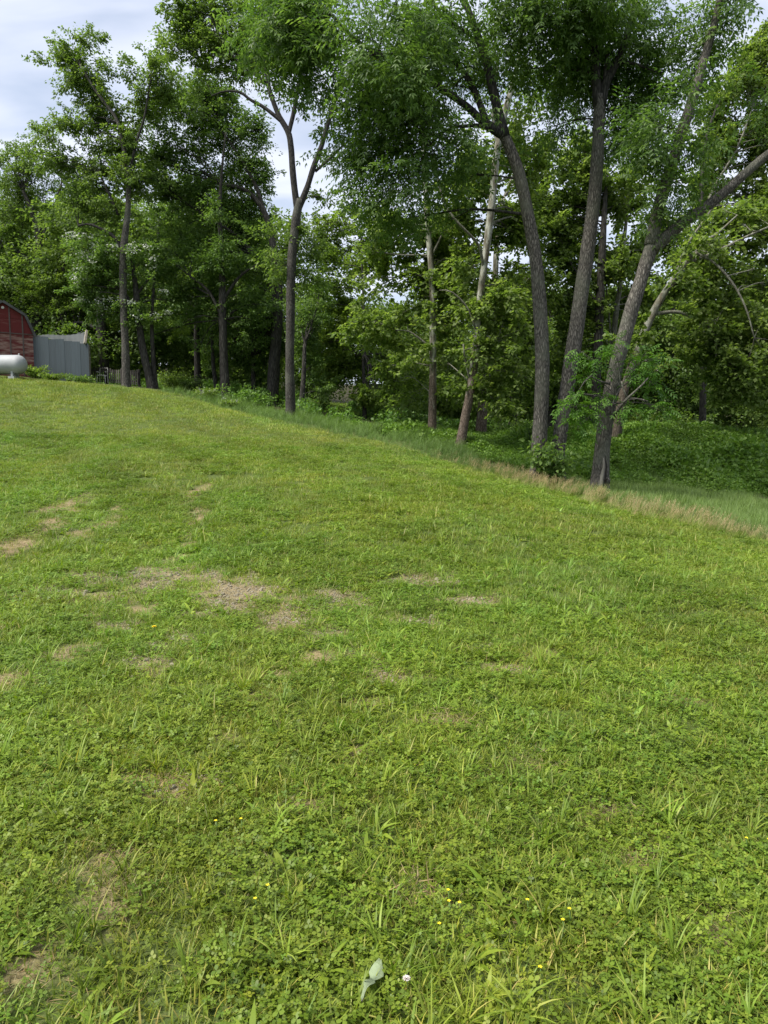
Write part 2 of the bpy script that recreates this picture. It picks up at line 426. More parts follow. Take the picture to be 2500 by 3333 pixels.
# worn patches: pixel centre and radii (in a 1659 px wide copy of the photo), 1 = gravel, 0 = dry earth
BARE_PX = [(165, 1075, 10, 8, 0), (118, 1128, 14, 9, 0), (95, 1145, 14, 9, 0), (70, 1160, 16, 9, 0), (20, 1182, 20, 10, 0), (215, 1140, 12, 5, 0), (258, 1095, 8, 5, 0), (245, 1118, 10, 5, 0), (420, 1080, 9, 8, 0), (425, 1125, 8, 8, 0), (412, 1150, 9, 9, 0), (402, 1178, 11, 7, 0),
           (160, 1290, 40, 8, 1), (470, 1262, 40, 8, 1), (585, 1278, 30, 8, 1), (660, 1345, 45, 8, 1), (780, 1325, 40, 8, 0), (290, 1322, 40, 9, 0), (200, 1335, 35, 8, 0), (430, 1330, 40, 8, 1), (1010, 1300, 45, 7, 1), (700, 1420, 36, 8, 0), (620, 1462, 30, 7, 0), (1180, 1420, 36, 7, 0),
           (145, 1092, 22, 20, 0), (130, 1118, 18, 14, 0), (45, 1172, 40, 16, 0), (10, 1190, 22, 12, 0), (232, 1135, 24, 9, 0), (255, 1102, 14, 6, 0), (425, 1062, 14, 14, 0), (428, 1105, 14, 8, 0),
           (390, 1200, 18, 7, 0), (185, 1150, 20, 6, 0), (100, 1278, 60, 15, 1), (215, 1250, 55, 11, 1), (345, 1245, 75, 14, 1), (330, 1268, 50, 14, 1), (265, 1292, 45, 12, 1), (300, 1240, 35, 9, 1),
           (520, 1282, 60, 18, 1), (545, 1245, 22, 16, 1), (500, 1310, 50, 12, 1), (630, 1322, 22, 25, 1), (730, 1300, 55, 18, 1), (700, 1290, 30, 12, 1), (890, 1258, 75, 11, 1), (840, 1262, 30, 8, 1),
           (940, 1352, 55, 10, 1), (1105, 1450, 26, 8, 1), (320, 1425, 32, 30, 1), (240, 1360, 45, 10, 1), (410, 1695, 60, 16, 1), (370, 1720, 40, 14, 0), (690, 1742, 42, 12, 0), (240, 1945, 42, 28, 0), (225, 1880, 20, 12, 0),
           (20, 1475, 28, 16, 0), (790, 1518, 35, 9, 0), (840, 1462, 30, 10, 1), (590, 1345, 30, 10, 1), (140, 1412, 45, 11, 0), (700, 1370, 40, 8, 1), (860, 1345, 40, 8, 1), (1290, 1780, 40, 20, 0), (1380, 1850, 40, 16, 0),
           (1560, 2060, 32, 14, 0), (480, 1600, 26, 7, 0), (950, 1560, 30, 8, 0), (1000, 1400, 40, 8, 1), (760, 1640, 28, 8, 0), (60, 2090, 24, 10, 0), (1130, 1660, 26, 8, 0), (380, 1380, 40, 8, 1), (560, 1500, 28, 8, 0), (910, 1940, 24, 8, 0), (1480, 1520, 26, 6, 0), (450, 1240, 30, 8, 1)]
BARE = []
for (u, v, ru, rv, g) in BARE_PX:
    k = 2500 / 1659
    c = ground_hit(u * k, v * k)
    a = ground_hit(u * k, (v + rv) * k); b = ground_hit(u * k, (v - rv) * k)
    nr = 1.5 if c[1] < 5.5 else 1.12
    BARE.append((c[0], (a[1] + b[1]) / 2, nr * ru * k * c[1] / F, nr * max((b[1] - a[1]) / 2, 0.06), g))
BARE = np.array(BARE)
def bare(x, y):
    """0..1 how worn the turf is, and how much of that is gravel."""
    p = np.stack([np.ravel(x), np.ravel(y)], -1)
    w = np.zeros(len(p)); g = np.zeros(len(p))
    rag = 0.55 * fbm(p, 4.0, 1) + 0.40 * fbm(p, 10.0, 7) + 0.45 * snoise(p, 26.0, 3)
    for cx, cy, rx, ry, gr in BARE:
        d = np.sqrt(((p[:, 0] - cx) / (rx * 1.15)) ** 2 + ((p[:, 1] - cy) / (ry * 1.3)) ** 2)
        k = np.clip((1.30 + 1.05 * rag - d) * 1.15, 0, 1) * .88
        up = k > w
        w = np.where(up, k, w); g = np.where(up, gr, g)
    return w.reshape(np.shape(x)), g.reshape(np.shape(x))

def axis(core, step, mid, mstep, far):
    a = np.arange(core[0], core[1] + 1e-6, step)
    l_ = np.arange(mid[0], core[0] - mstep * .5, mstep); r_ = np.arange(core[1] + mstep, mid[1] + 1e-6, mstep)
    return np.concatenate([[-far, -far * .5, -far * .25, -far * .14], l_, a, r_, [far * .14 + 20, far * .25 + 20, far * .5, far]])
gx = axis((-8, 8), 0.1, (-56, 56), 0.7, 900)
gy = axis((1.0, 15), 0.1, (-12, 104), 0.7, 900)
XX, YY = np.meshgrid(gx, gy)
ZZ = G(XX, YY)
ed = edge_dist(XX, YY)
bw, bg = bare(XX, YY)
ny, nx = XX.shape
ii = np.arange(ny - 1)[:, None] * nx + np.arange(nx - 1)[None]
gq = np.stack([ii, ii + 1, ii + nx + 1, ii + nx], -1).reshape(-1, 4)
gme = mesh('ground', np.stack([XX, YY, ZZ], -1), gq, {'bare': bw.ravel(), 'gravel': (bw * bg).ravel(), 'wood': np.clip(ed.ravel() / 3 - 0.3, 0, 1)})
m, n, l, out = newmat('turf_and_earth')
tcn = n.new('ShaderNodeTexCoord')
def noise(scale, det=6, rough=0.6):
    k = n.new('ShaderNodeTexNoise'); k.inputs['Scale'].default_value = scale; k.inputs['Detail'].default_value = det; k.inputs['Roughness'].default_value = rough
    l.new(tcn.outputs['Object'], k.inputs['Vector']); return k
def attr(a):
    k = n.new('ShaderNodeAttribute'); k.attribute_name = a; return k
def mixc(f, a, b):
    k = n.new('ShaderNodeMix'); k.data_type = 'RGBA'
    l.new(f, k.inputs['Factor']); l.new(a, k.inputs['A']); l.new(b, k.inputs['B']); return k.outputs['Result']
n1, n2, n3 = noise(45), noise(9), noise(120, 3)
turf = ramp(n, [(0.3, (0.045, 0.065, 0.018)), (0.55, (0.085, 0.115, 0.03)), (0.75, (0.14, 0.13, 0.06))]); l.new(n1.outputs['Fac'], turf.inputs[0])
earth = ramp(n, [(0.3, (0.13, 0.095, 0.06)), (0.5, (0.26, 0.20, 0.105)), (0.7, (0.38, 0.305, 0.18))]); l.new(n1.outputs['Fac'], earth.inputs[0])
grav = ramp(n, [(0.32, (0.10, 0.082, 0.05)), (0.5, (0.21, 0.173, 0.095)), (0.68, (0.34, 0.295, 0.19))]); l.new(n3.outputs['Fac'], grav.inputs[0])
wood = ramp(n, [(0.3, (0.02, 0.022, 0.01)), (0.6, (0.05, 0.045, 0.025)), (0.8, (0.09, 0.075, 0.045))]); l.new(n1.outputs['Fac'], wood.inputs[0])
c = mixc(attr('bare').outputs['Fac'], turf.outputs[0], earth.outputs[0])
c = mixc(attr('gravel').outputs['Fac'], c, grav.outputs[0])
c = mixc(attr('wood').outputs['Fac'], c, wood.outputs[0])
b = n.new('ShaderNodeBsdfPrincipled'); b.inputs['Roughness'].default_value = 0.95; b.inputs['Specular IOR Level'].default_value = 0.1
l.new(c, b.inputs['Base Color'])
bu = n.new('ShaderNodeBump'); bu.inputs['Strength'].default_value = 0.8; bu.inputs['Distance'].default_value = 0.02
l.new(n1.outputs['Fac'], bu.inputs['Height']); l.new(bu.outputs[0], b.inputs['Normal']); l.new(b.outputs[0], out.inputs[0])
ground = link('ground', gme, m, None, 'structure')

# ------------------------------------------------------------------ ground plants: small source meshes scattered by geometry nodes
def leaf_strip(base, d, up, L, Wd, bend, prof=(0.55, 1.0, 0.75, 0.0), t=None, fold=0.0):
    """Vectorised leaves: base (N,3), d horizontal-ish direction (N,3), up share, length, width, bend. 3 segments, tapered."""
    N = len(base)
    side = nrm(np.cross(d, np.array([0, 0, 1.0])) + 1e-6)
    k = len(prof); ts = np.linspace(0, 1, k)
    cen = []
    for s in ts:
        a = up * (1 - bend * s)
        dirv = nrm(d * (1 - np.clip(a, -1, .97))[:, None] + np.array([0, 0, 1.0]) * a[:, None])
        cen.append(dirv)
    pos = [base]
    for j in range(1, k):
        pos.append(pos[-1] + 0.5 * (cen[j - 1] + cen[j]) * (L / (k - 1))[:, None])
    vs = []; idx = []; cnt = 0
    cols = []
    for j in range(k):
        w = (Wd * prof[j] * 0.5)[:, None]
        if prof[j] == 0:
            vs.append(pos[j][:, None]); cols.append(1)
        else:
            lift = np.array([0, 0, 1.0]) * (fold * w)
            vs.append(np.stack([pos[j] - side * w + lift, pos[j] + side * w + lift], 1)); cols.append(2)
    V = np.concatenate(vs, 1); per = V.shape[1]
    st = np.concatenate([[0], np.cumsum(cols)])
    tri = []
    for j in range(k - 1):
        a0 = st[j]; b0 = st[j + 1]
        if cols[j] == 2 and cols[j + 1] == 2:
            tri += [[a0, a0 + 1, b0 + 1], [a0, b0 + 1, b0]]
        elif cols[j] == 2:
            tri += [[a0, a0 + 1, b0]]
    T = (np.array(tri)[None] + (np.arange(N) * per)[:, None, None]).reshape(-1, 3)
    return V.reshape(-1, 3), T, np.repeat(t if t is not None else rng.uniform(0, 1, N), per)

def hdir(N):
    a = rng.uniform(0, 2 * np.pi, N)
    return np.stack([np.cos(a), np.sin(a), np.zeros(N)], -1), a

def disc(N, R):
    a = rng.uniform(0, 2 * np.pi, N); r = R * np.sqrt(rng.uniform(0, 1, N))
    return np.stack([r * np.cos(a), r * np.sin(a), np.full(N, -0.008)], -1)

class Acc:
    def __init__(s): s.v, s.f, s.t, s.n = [], [], [], 0
    def add(s, V, T, t):
        s.v.append(V); s.f.append(T + s.n); s.t.append(t); s.n += len(V)
    def me(s, name):
        return mesh(name, np.vstack(s.v), np.vstack(s.f), {'t': np.concatenate(s.t)})

def m_grass(name, N=55, R=0.13, h=(0.035, 0.085), w=(0.0035, 0.006), up=(0.35, 0.95), bend=0.8):
    A = Acc(); d, _ = hdir(N)
    A.add(*leaf_strip(disc(N, R), d, rng.uniform(*up, N), rng.uniform(*h, N), rng.uniform(*w, N), rng.uniform(0.2, bend, N), (0.9, 1, 0.6, 0)))
    return A.me(name)

def trefoil(A, N, R, h, size, t=None):
    p = disc(N, R); top = p + np.stack([rng.normal(0, .012, N), rng.normal(0, .012, N), rng.uniform(*h, N)], -1)
    tt = rng.uniform(0, 1, N) if t is None else t
    a0 = rng.uniform(0, 6.28, N); sz = rng.uniform(*size, N)
    tl = rng.normal(0, 0.28, (N, 2))
    for k in range(3):
        a = a0 + k * 2.094
        d = np.stack([np.cos(a), np.sin(a), tl[:, 0] * np.cos(a) + tl[:, 1] * np.sin(a) + 0.1], -1)
        s = np.stack([-np.sin(a), np.cos(a), -tl[:, 0] * np.sin(a) + tl[:, 1] * np.cos(a)], -1)
        z = sz[:, None]
        V = np.stack([top, top + d * z * .55 + s * z * .42, top + d * z + s * z * .2, top + d * z - s * z * .2, top + d * z * .55 - s * z * .42], 1)
        T = (np.array([[0, 2, 1], [0, 3, 2], [0, 4, 3]])[None] + (np.arange(N) * 5)[:, None, None]).reshape(-1, 3)[:, ::-1]
        A.add(V.reshape(-1, 3), T, np.repeat(tt, 5))

def m_clover(name, N=62, R=0.13):
    A = Acc(); trefoil(A, N, R, (0.012, 0.06), (0.008, 0.017))
    d, _ = hdir(16)
    A.add(*leaf_strip(disc(16, R), d, rng.uniform(.3, .9, 16), rng.uniform(.03, .08, 16), rng.uniform(.003, .006, 16), rng.uniform(.3, .8, 16), (0.9, 1, .6, 0)))
    return A.me(name)

def m_rosette(name, N=10, L=(0.05, 0.15), Wd=(0.010, 0.026)):
    A = Acc(); d, _ = hdir(N)
    A.add(*leaf_strip(disc(N, .012), d, rng.uniform(.3, .75, N), rng.uniform(*L, N), rng.uniform(*Wd, N), rng.uniform(.6, 1.5, N), (0.22, .8, 1, .55, 0), fold=0.5))
    return A.me(name)

def m_tuft(name, N=14, L=(0.10, 0.24), Wd=(0.005, 0.010)):
    A = Acc(); d, _ = hdir(N)
    A.add(*leaf_strip(disc(N, .025), d, rng.uniform(.55, .95, N), rng.uniform(*L, N), rng.uniform(*Wd, N), rng.uniform(.3, 1.1, N), (0.7, 1, .85, .5, 0), fold=0.3))
    return A.me(name)

def m_straw(name, N=26, R=.12):
    A = Acc(); d, _ = hdir(N)
    A.add(*leaf_strip(disc(N, R) + [0, 0, .012], d, rng.uniform(0, .3, N), rng.uniform(.03, .10, N), rng.uniform(.002, .004, N), rng.uniform(0, .6, N), (0.9, 1, .6, 0)))
    return A.me(name)

def m_tall(name, N=34, R=0.16, L=(0.35, 0.75)):
    A = Acc(); d, _ = hdir(N); d = nrm(d + np.array([0.5, 0, 0]))
    A.add(*leaf_strip(disc(N, R), d, rng.uniform(.7, .97, N), rng.uniform(*L, N), rng.uniform(.006, .011, N), rng.uniform(.2, .75, N), (0.8, 1, .8, .5, 0), t=rng.uniform(0, .8, N)))
    return A.me(name)

def m_seed(name, N=26, R=.16):
    A = Acc(); d, _ = hdir(N); d = nrm(d * .6 + np.array([0.9, -0.15, 0]))
    A.add(*leaf_strip(disc(N, R), d, rng.uniform(.6, .95, N), rng.uniform(.25, .5, N), rng.uniform(.005, .009, N), rng.uniform(.3, .8, N), (0.8, 1, .7, .4, 0), t=rng.uniform(0, .45, N)))
    K = 10; d, _ = hdir(K); d = nrm(d * .45 + np.array([0.9, -0.15, 0]))
    b0 = disc(K, R)
    up = rng.uniform(.72, .9, K); L = rng.uniform(.45, .68, K)
    A.add(*leaf_strip(b0, d, up, L, np.full(K, .0045), np.full(K, .25), (1, 1, 1, 0), t=rng.uniform(.45, .72, K)))
    # seed heads: loose spikelets near the tip
    for q in range(7):
        f = 0.68 + 0.05 * q
        a = up * (1 - .25 * f * .6)
        dv = nrm(d * (1 - a)[:, None] + np.array([0, 0, 1.0]) * a[:, None])
        p = b0 + dv * (L * f)[:, None]
        dd, _ = hdir(K)
        A.add(*leaf_strip(p, dd, rng.uniform(.3, .9, K), rng.uniform(.03, .07, K), rng.uniform(.006, .011, K), np.full(K, .4), (0.4, 1, .7, 0), t=rng.uniform(.65, 1, K)))
    return A.me(name)

def leaves_np(p, a, nn, L, Wd, fold=0.18, t=None):
    """Rhombic folded leaves: base p, axis a, normal nn."""
    a = nrm(a); s = nrm(np.cross(a, nn)); nn = np.cross(s, a)
    L = L[:, None]; Wd = Wd[:, None]
    V = np.stack([p, p + a * L * .45 + s * Wd * .5 + nn * Wd * fold, p + a * L - nn * L * .12, p + a * L * .45 - s * Wd * .5 + nn * Wd * fold], 1)
    N = len(p)
    T = (np.array([[0, 1, 2], [0, 2, 3]])[None] + (np.arange(N) * 4)[:, None, None]).reshape(-1, 3)
    return V.reshape(-1, 3), T, np.repeat(t, 4)

def m_vine(name, N=90, R=.32, H=.38, L=(.06, .12)):
    A = Acc()
    v = nrm(rng.normal(size=(N, 3))); v[:, 2] = abs(v[:, 2])
    r = rng.uniform(.45, 1, N)[:, None] ** .6
    p = v * r * np.array([R, R, H])
    a = nrm(v * .7 + rng.normal(size=(N, 3)) * .6 + np.array([0, 0, -.25])); nn = nrm(np.array([0, 0, 1.0]) + v * .6 + rng.normal(size=(N, 3)) * .4)
    Ls = rng.uniform(*L, N)
    A.add(*leaves_np(p, a, nn, Ls, Ls * rng.uniform(.55, .9, N), t=rng.uniform(0, 1, N)))
    st = 7; d, _ = hdir(st)
    A.add(*leaf_strip(disc(st, R * .6), d, rng.uniform(.7, .97, st), rng.uniform(H * .8, H * 1.5, st), rng.uniform(.008, .016, st), rng.uniform(.1, .7, st), (0.7, 1, .7, 0)))
    return A.me(name)

def m_stone(name):
    import bmesh
    bm = bmesh.new(); bmesh.ops.create_icosphere(bm, subdivisions=1, radius=1)
    me = bpy.data.meshes.new(name)
    sc = rng.uniform(.6, 1.2, 3) * [1, 1, .55]
    for vv in bm.verts:
        vv.co = Vector(tuple(np.array(vv.co) * sc * rng.uniform(.75, 1.15)))
    bm.to_mesh(me); bm.free(); return me

def scatter(name, meshes, mat, pts, scale, tilt=0.12, tint=None):
    src = bpy.data.collections.new(name + '_source')
    for me in meshes:
        if not me.materials: me.materials.append(mat)
        src.objects.link(bpy.data.objects.new(me.name, me))
    N = len(pts)
    me = bpy.data.meshes.new(name)
    me.vertices.add(N); me.vertices.foreach_set('co', np.ascontiguousarray(pts, np.float32).ravel())
    def fa(nm, ty, arr, key):
        at = me.attributes.new(nm, ty, 'POINT'); at.data.foreach_set(key, np.ascontiguousarray(arr).ravel())
    rot = np.stack([rng.normal(0, abs(tilt), N), rng.normal(0, abs(tilt), N), rng.uniform(0, 6.283, N)], -1).astype(np.float32)
    if tilt < 0:
        rot = np.stack([rng.normal(0, -tilt, N), rng.normal(0, -tilt, N), rng.normal(0, .5, N)], -1).astype(np.float32)
    fa('rot', 'FLOAT_VECTOR', rot, 'vector')
    fa('scl', 'FLOAT', np.asarray(scale, np.float32), 'value')
    fa('pick', 'INT', rng.integers(0, len(meshes), N).astype(np.int32), 'value')
    if tint is None: tint = np.ones((N, 3))
    fa('tint', 'FLOAT_COLOR', np.concatenate([tint, np.ones((N, 1))], 1).astype(np.float32), 'color')
    o = link(name, me, mat, None, 'stuff')
    ng = bpy.data.node_groups.new(name + '_scatter', 'GeometryNodeTree')
    ng.interface.new_socket('Geometry', in_out='INPUT', socket_type='NodeSocketGeometry')
    ng.interface.new_socket('Geometry', in_out='OUTPUT', socket_type='NodeSocketGeometry')
    gi = ng.nodes.new('NodeGroupInput'); go = ng.nodes.new('NodeGroupOutput')
    ip = ng.nodes.new('GeometryNodeInstanceOnPoints'); ci = ng.nodes.new('GeometryNodeCollectionInfo')
    ci.inputs['Collection'].default_value = src
    ci.inputs['Separate Children'].default_value = True
    ci.inputs['Reset Children'].default_value = True
    ip.inputs['Pick Instance'].default_value = True
    def na(nm, ty):
        k = ng.nodes.new('GeometryNodeInputNamedAttribute'); k.data_type = ty; k.inputs['Name'].default_value = nm
        return k.outputs['Attribute']
    lk = ng.links.new
    lk(gi.outputs[0], ip.inputs['Points']); lk(ci.outputs[0], ip.inputs['Instance'])
    lk(na('pick', 'INT'), ip.inputs['Instance Index']); lk(na('rot', 'FLOAT_VECTOR'), ip.inputs['Rotation']); lk(na('scl', 'FLOAT'), ip.inputs['Scale'])
    lk(ip.outputs[0], go.inputs[0])
    md = o.modifiers.new('scatter', 'NODES'); md.node_group = ng
    return o

def field_points(dens, Y0, Y1, ext=1.18, dmax=0.2, dmin=-1e9):
    """Random points in the view wedge (a little wider than the frame)."""
    xm = Y1 * 0.56 * ext + 1.2
    n_ = int(dens * 2 * xm * (Y1 - Y0))
    x = rng.uniform(-xm, xm, n_); y = rng.uniform(Y0, Y1, n_)
    k = abs(x) < y * 0.56 * ext + 1.2
    x, y = x[k], y[k]
    e = edge_dist(x, y)
    k = (e < dmax) & (e > dmin)
    return x[k], y[k], e[k]

def lawn_tint(x, y, amp=1.0):
    p = np.stack([x, y], -1)
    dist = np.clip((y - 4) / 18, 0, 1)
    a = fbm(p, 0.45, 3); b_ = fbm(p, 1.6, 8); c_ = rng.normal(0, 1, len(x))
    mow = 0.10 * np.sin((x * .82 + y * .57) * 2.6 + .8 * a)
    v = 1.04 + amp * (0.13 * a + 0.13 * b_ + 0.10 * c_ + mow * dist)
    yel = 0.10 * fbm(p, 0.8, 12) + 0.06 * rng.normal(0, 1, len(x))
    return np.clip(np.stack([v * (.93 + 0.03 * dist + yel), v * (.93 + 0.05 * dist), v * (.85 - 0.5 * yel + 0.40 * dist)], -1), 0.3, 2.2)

BANDS = [(1.0, 3.6, 2.1, .8), (3.6, 6.5, 1.4, .9), (6.5, 10, .85, 1.05), (10, 16, .5, 1.25), (16, 27, .34, 1.6), (27, 42, .2, 2.1)]
def scatter_lawn(name, meshes, mat, base, smul=1.0, patch=None, Ymax=99, tint_gain=(1, 1, 1), wear=1.0, svar=(0.75, 1.3), want_bare=False):
    PX, PS, PT = [], [], []
    for y0, y1, dk, sk in BANDS:
        if y0 >= Ymax: continue
        x, y, e = field_points(base * dk, y0, min(y1, Ymax))
        w, g = bare(x, y)
        keep = rng.uniform(0, 1, len(x)) > w * wear if not want_bare else rng.uniform(0, 1, len(x)) < np.clip(w * 1.4, 0.02, 1)
        if patch is not None:
            pn = fbm(np.stack([x, y], -1), patch[0], patch[1])
            keep &= pn + rng.normal(0, .18, len(x)) > patch[2]
        x, y = x[keep], y[keep]
        PX.append(np.stack([x, y, G(x, y)], -1)); PS.append(smul * sk ** .8 * rng.uniform(*svar, len(x)))
        PT.append(lawn_tint(x, y) * np.array(tint_gain))
    return scatter(name, meshes, mat, np.vstack(PX), np.concatenate(PS), tint=np.vstack(PT))

scatter_lawn('lawn_grass', [m_grass('grass_tuft') for _ in range(6)], M['grass'], 95)
scatter_lawn('clover_patch', [m_clover('clover_tuft') for _ in range(5)], M['clover'], 60, patch=(1.1, 21, -0.25), Ymax=24, tint_gain=(.94, .98, 1.0))
scatter_lawn('broadleaf_weed', [m_rosette('weed_rosette') for _ in range(6)], M['clover'], 36, patch=(0.9, 33, -0.4), Ymax=18, tint_gain=(1.0, 1.05, 1.0), svar=(.5, 1.25))
scatter_lawn('coarse_grass', [m_tuft('coarse_tuft') for _ in range(6)], M['grass'], 24, patch=(0.8, 44, -0.35), Ymax=16, tint_gain=(.95, 1.05, 1.0), svar=(.5, 1.15))
scatter_lawn('dead_grass', [m_straw('straw_tuft') for _ in range(4)], M['straw'], 75, Ymax=16, want_bare=True)

# gravel
gp = []
for cx, cy, rx, ry, gr in BARE:
    if gr:
        k = int(1500 * rx * ry * (1 if cy < 9 else .6)) + 10
        q = rng.normal(size=(k, 2)) * .6
        gp.append(np.stack([cx + q[:, 0] * rx, cy + q[:, 1] * ry], -1))
gp = np.vstack(gp)
M['stone'] = plain('gravel_stone', (0.14, 0.12, 0.08), .9, col2=(0.36, 0.325, 0.24), scale=1.2, spec=.2)
scatter('gravel', [m_stone('pebble') for _ in range(4)], M['stone'], np.stack([gp[:, 0], gp[:, 1], G(gp[:, 0], gp[:, 1]) + .004], -1), rng.gamma(3, .0035, len(gp)) + .004, tilt=.5)

# tall grass beyond the mown edge
def strip_points(dens, d0, d1, xr, yr=(-2, 45)):
    n_ = int(dens * (xr[1] - xr[0]) * (yr[1] - yr[0]))
    x = rng.uniform(*xr, n_); y = rng.uniform(*yr, n_)
    e = edge_dist(x, y)
    e2 = e + 0.5 * fbm(np.stack([x, y], -1), .9, 5)
    k = (e2 > d0) & (e2 < d1)
    return x[k], y[k], e[k]
x, y, e = strip_points(26, 0.0, 3.6, (-11.5, 3.2), (18, 37.5))
p = np.stack([x, y, G(x, y)], -1)
scatter('tall_meadow_grass', [m_tall('meadow_tuft') for _ in range(5)], M['tall'], p, np.clip(.25 + e * .24, .22, .8) * np.clip(1 + .4 * fbm(p[:, :2], 1.1, 7), .5, 1.5) * rng.uniform(.6, 1.15, len(x)), tilt=-.08,
        tint=np.stack([np.ones(len(x)) * .98, np.ones(len(x)) * .98, np.ones(len(x)) * .78], -1) * (1 + .12 * rng.normal(size=(len(x), 1))))
x, y, e = strip_points(40, -0.4, 0.75, (1.5, 13), (-2, 24))
k = rng.uniform(0, 1, len(x)) < np.clip((x - 1.6) / 2.2, .06, 1); x, y, e = x[k], y[k], e[k]
p = np.stack([x, y, G(x, y)], -1)
v = 1 + .10 * rng.normal(size=(len(x), 1))
scatter('seeding_grass', [m_seed('seed_tuft') for _ in range(5)], M['seed'], p, np.clip(.48 + e * .3, .3, .66) * rng.uniform(.7, 1.1, len(x)), tilt=-.08, tint=np.ones((len(x), 3)) * v)
x, y, e = strip_points(26, 0.6, 7.5, (1.5, 22), (0, 26))
k = (y < 22.5 + .5 * fbm(np.stack([x, y], -1), .6, 3)); x, y, e = x[k], y[k], e[k]
v = 1 + .12 * fbm(np.stack([x, y], -1), .7, 6)[:, None] + .08 * rng.normal(size=(len(x), 1))
scatter('ditch_grass', [m_tall('ditch_tuft', L=(.25, .5)) for _ in range(5)], M['tall'], np.stack([x, y, G(x, y)], -1), rng.uniform(.5, .85, len(x)), tilt=-.1, tint=np.array([1.05, 1.0, .75]) * v)

# vines over the bank, undergrowth in the wood
n_ = 24000
x = rng.uniform(-2, 26, n_); y = rng.uniform(20, 35, n_); e = edge_dist(x, y)
k = (e > 2.6 + .6 * fbm(np.stack([x, y], -1), .5, 2)) & (y > 21.6 - np.clip(x - 6, 0, 10) * .0 + .5 * fbm(np.stack([x, y], -1), .6, 3)) & (abs(x) < y * .56 * 1.15 + 1) & (rng.uniform(0, 1, n_) < .95)
x, y = x[k], y[k]
v = 1 + .18 * fbm(np.stack([x, y], -1), .5, 6)[:, None] + .10 * rng.normal(size=(len(x), 1))
scatter('bank_vines', [m_vine('vine_clump') for _ in range(6)], M['bank'], np.stack([x, y, G(x, y) - .05], -1), np.clip(1.0 + .65 * fbm(np.stack([x, y], -1), .8, 14), .5, 2.0) * rng.uniform(.7, 1.25, len(x)), tilt=.2, tint=np.array([1.22, 1.15, 1.0]) * (v + .16 * fbm(np.stack([x, y], -1), 1.1, 19)[:, None]))
n_ = 5200
x = rng.uniform(-38, 34, n_); y = rng.uniform(30, 66, n_); e = edge_dist(x, y)
k = (e > np.where(y < 41, 3.0, 1.4)) & (fbm(np.stack([x, y], -1), .35, 9) > -.2) & ~((x > 2.5) & (y < 36)) & (abs(x) < y * .56 * 1.1 + 1)
k &= ~((abs(x + 4.2 * y / 55) < 1.5 * y / 50) & (y > 36)) & ~((x < -13) & (y < 43.5))
x, y = x[k], y[k]
scatter('woodland_undergrowth', [m_vine('undergrowth_clump', N=110, R=.5, H=.8, L=(.09, .16)) for _ in range(5)], M['bank'], np.stack([x, y, G(x, y) - .05], -1), rng.uniform(.6, 1.5, len(x)), tilt=.15,
        tint=np.ones((len(x), 3)) * (1 + .2 * rng.normal(size=(len(x), 1))))
# sunlit meadow glimpsed through the trees
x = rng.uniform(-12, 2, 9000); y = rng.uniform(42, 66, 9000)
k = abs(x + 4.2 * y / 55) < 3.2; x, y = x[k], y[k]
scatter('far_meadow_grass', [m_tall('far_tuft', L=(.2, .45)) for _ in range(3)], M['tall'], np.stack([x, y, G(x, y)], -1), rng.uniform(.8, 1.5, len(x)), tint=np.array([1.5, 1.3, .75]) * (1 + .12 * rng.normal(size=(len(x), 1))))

# ------------------------------------------------------------------ barn, lean-to, tank, fence, chair
def clip_poly(poly, a, b_):
    """Keep the part of a 2D polygon left of the directed line a->b."""
    outp = []
    a = np.array(a, float); d = np.array(b_, float) - a
    f = lambda p: d[0] * (p[1] - a[1]) - d[1] * (p[0] - a[0])
    for i in range(len(poly)):
        p, q = np.array(poly[i], float), np.array(poly[(i + 1) % len(poly)], float)
        fp, fq = f(p), f(q)
        if fp >= 0: outp.append(p)
        if fp * fq < 0: outp.append(p + (q - p) * fp / (fp - fq))
    return outp

BY = 41.0
pk = P(8, 985, BY); sh = P(72, 1024, BY); ev = P(102, 1094, BY); bs = P(108, 1215, BY)
bx0 = pk[0]; hw = ev[0] - bx0; shx = sh[0] - bx0
zb = G(bx0, BY) - .3; zp, zs, ze = pk[2], sh[2], ev[2]
gam = [(-hw, zb), (hw, zb), (hw, ze), (shx, zs), (0, zp), (-shx, zs), (-hw, ze)]
M['barn_red'] = plain('faded_red_siding', (0.135, 0.028, 0.027), .8, col2=(0.25, 0.14, 0.12), scale=1.5, stretch=(.8, 1, 4.5), lo=.56, hi=.78, spec=.15)
M['barn_worn'] = plain('worn_red_siding', (0.13, 0.032, 0.030), .85, col2=(0.33, 0.23, 0.19), scale=1.7, stretch=(.7, 1, 4.0), lo=.43, hi=.66, spec=.15)
M['batten'] = plain('bare_batten_wood', (0.11, 0.085, 0.075), .85, scale=5, stretch=(1, 1, .3))
M['roof'] = plain('dark_barn_roof', (0.07, 0.07, 0.068), .7, var=.3)
M['trim'] = plain('grey_rake_trim', (0.07, 0.072, 0.07), .7, var=.3, scale=3)
M['white'] = plain('weathered_white', (0.62, 0.61, 0.57), .6, var=.12)
barn = thing('barn', 'small weathered red barn with gambrel roof at the left edge of the field', 'barn', (bx0, BY, zb + .3))
DEP = 5.0
mb = MB(); core = [(hw - .04, zb), (hw - .04, ze - .03), (shx - .03, zs - .05), (0, zp - .06), (-shx + .03, zs - .05), (-hw + .04, ze - .03), (-hw + .04, zb)]
mb.prism([(bx0 + a, BY + .03, c_) for a, c_ in core], (0, DEP, 0)).build('wall', M['barn_worn'], barn, smooth=False)
us = [-1.0] + [(P(u, 1100, BY)[0] - bx0) / hw for u in (-54, -12, 28, 70)] + [1.0]
us = [-1.0, -.62, -.2, .2, .62, 1.0]
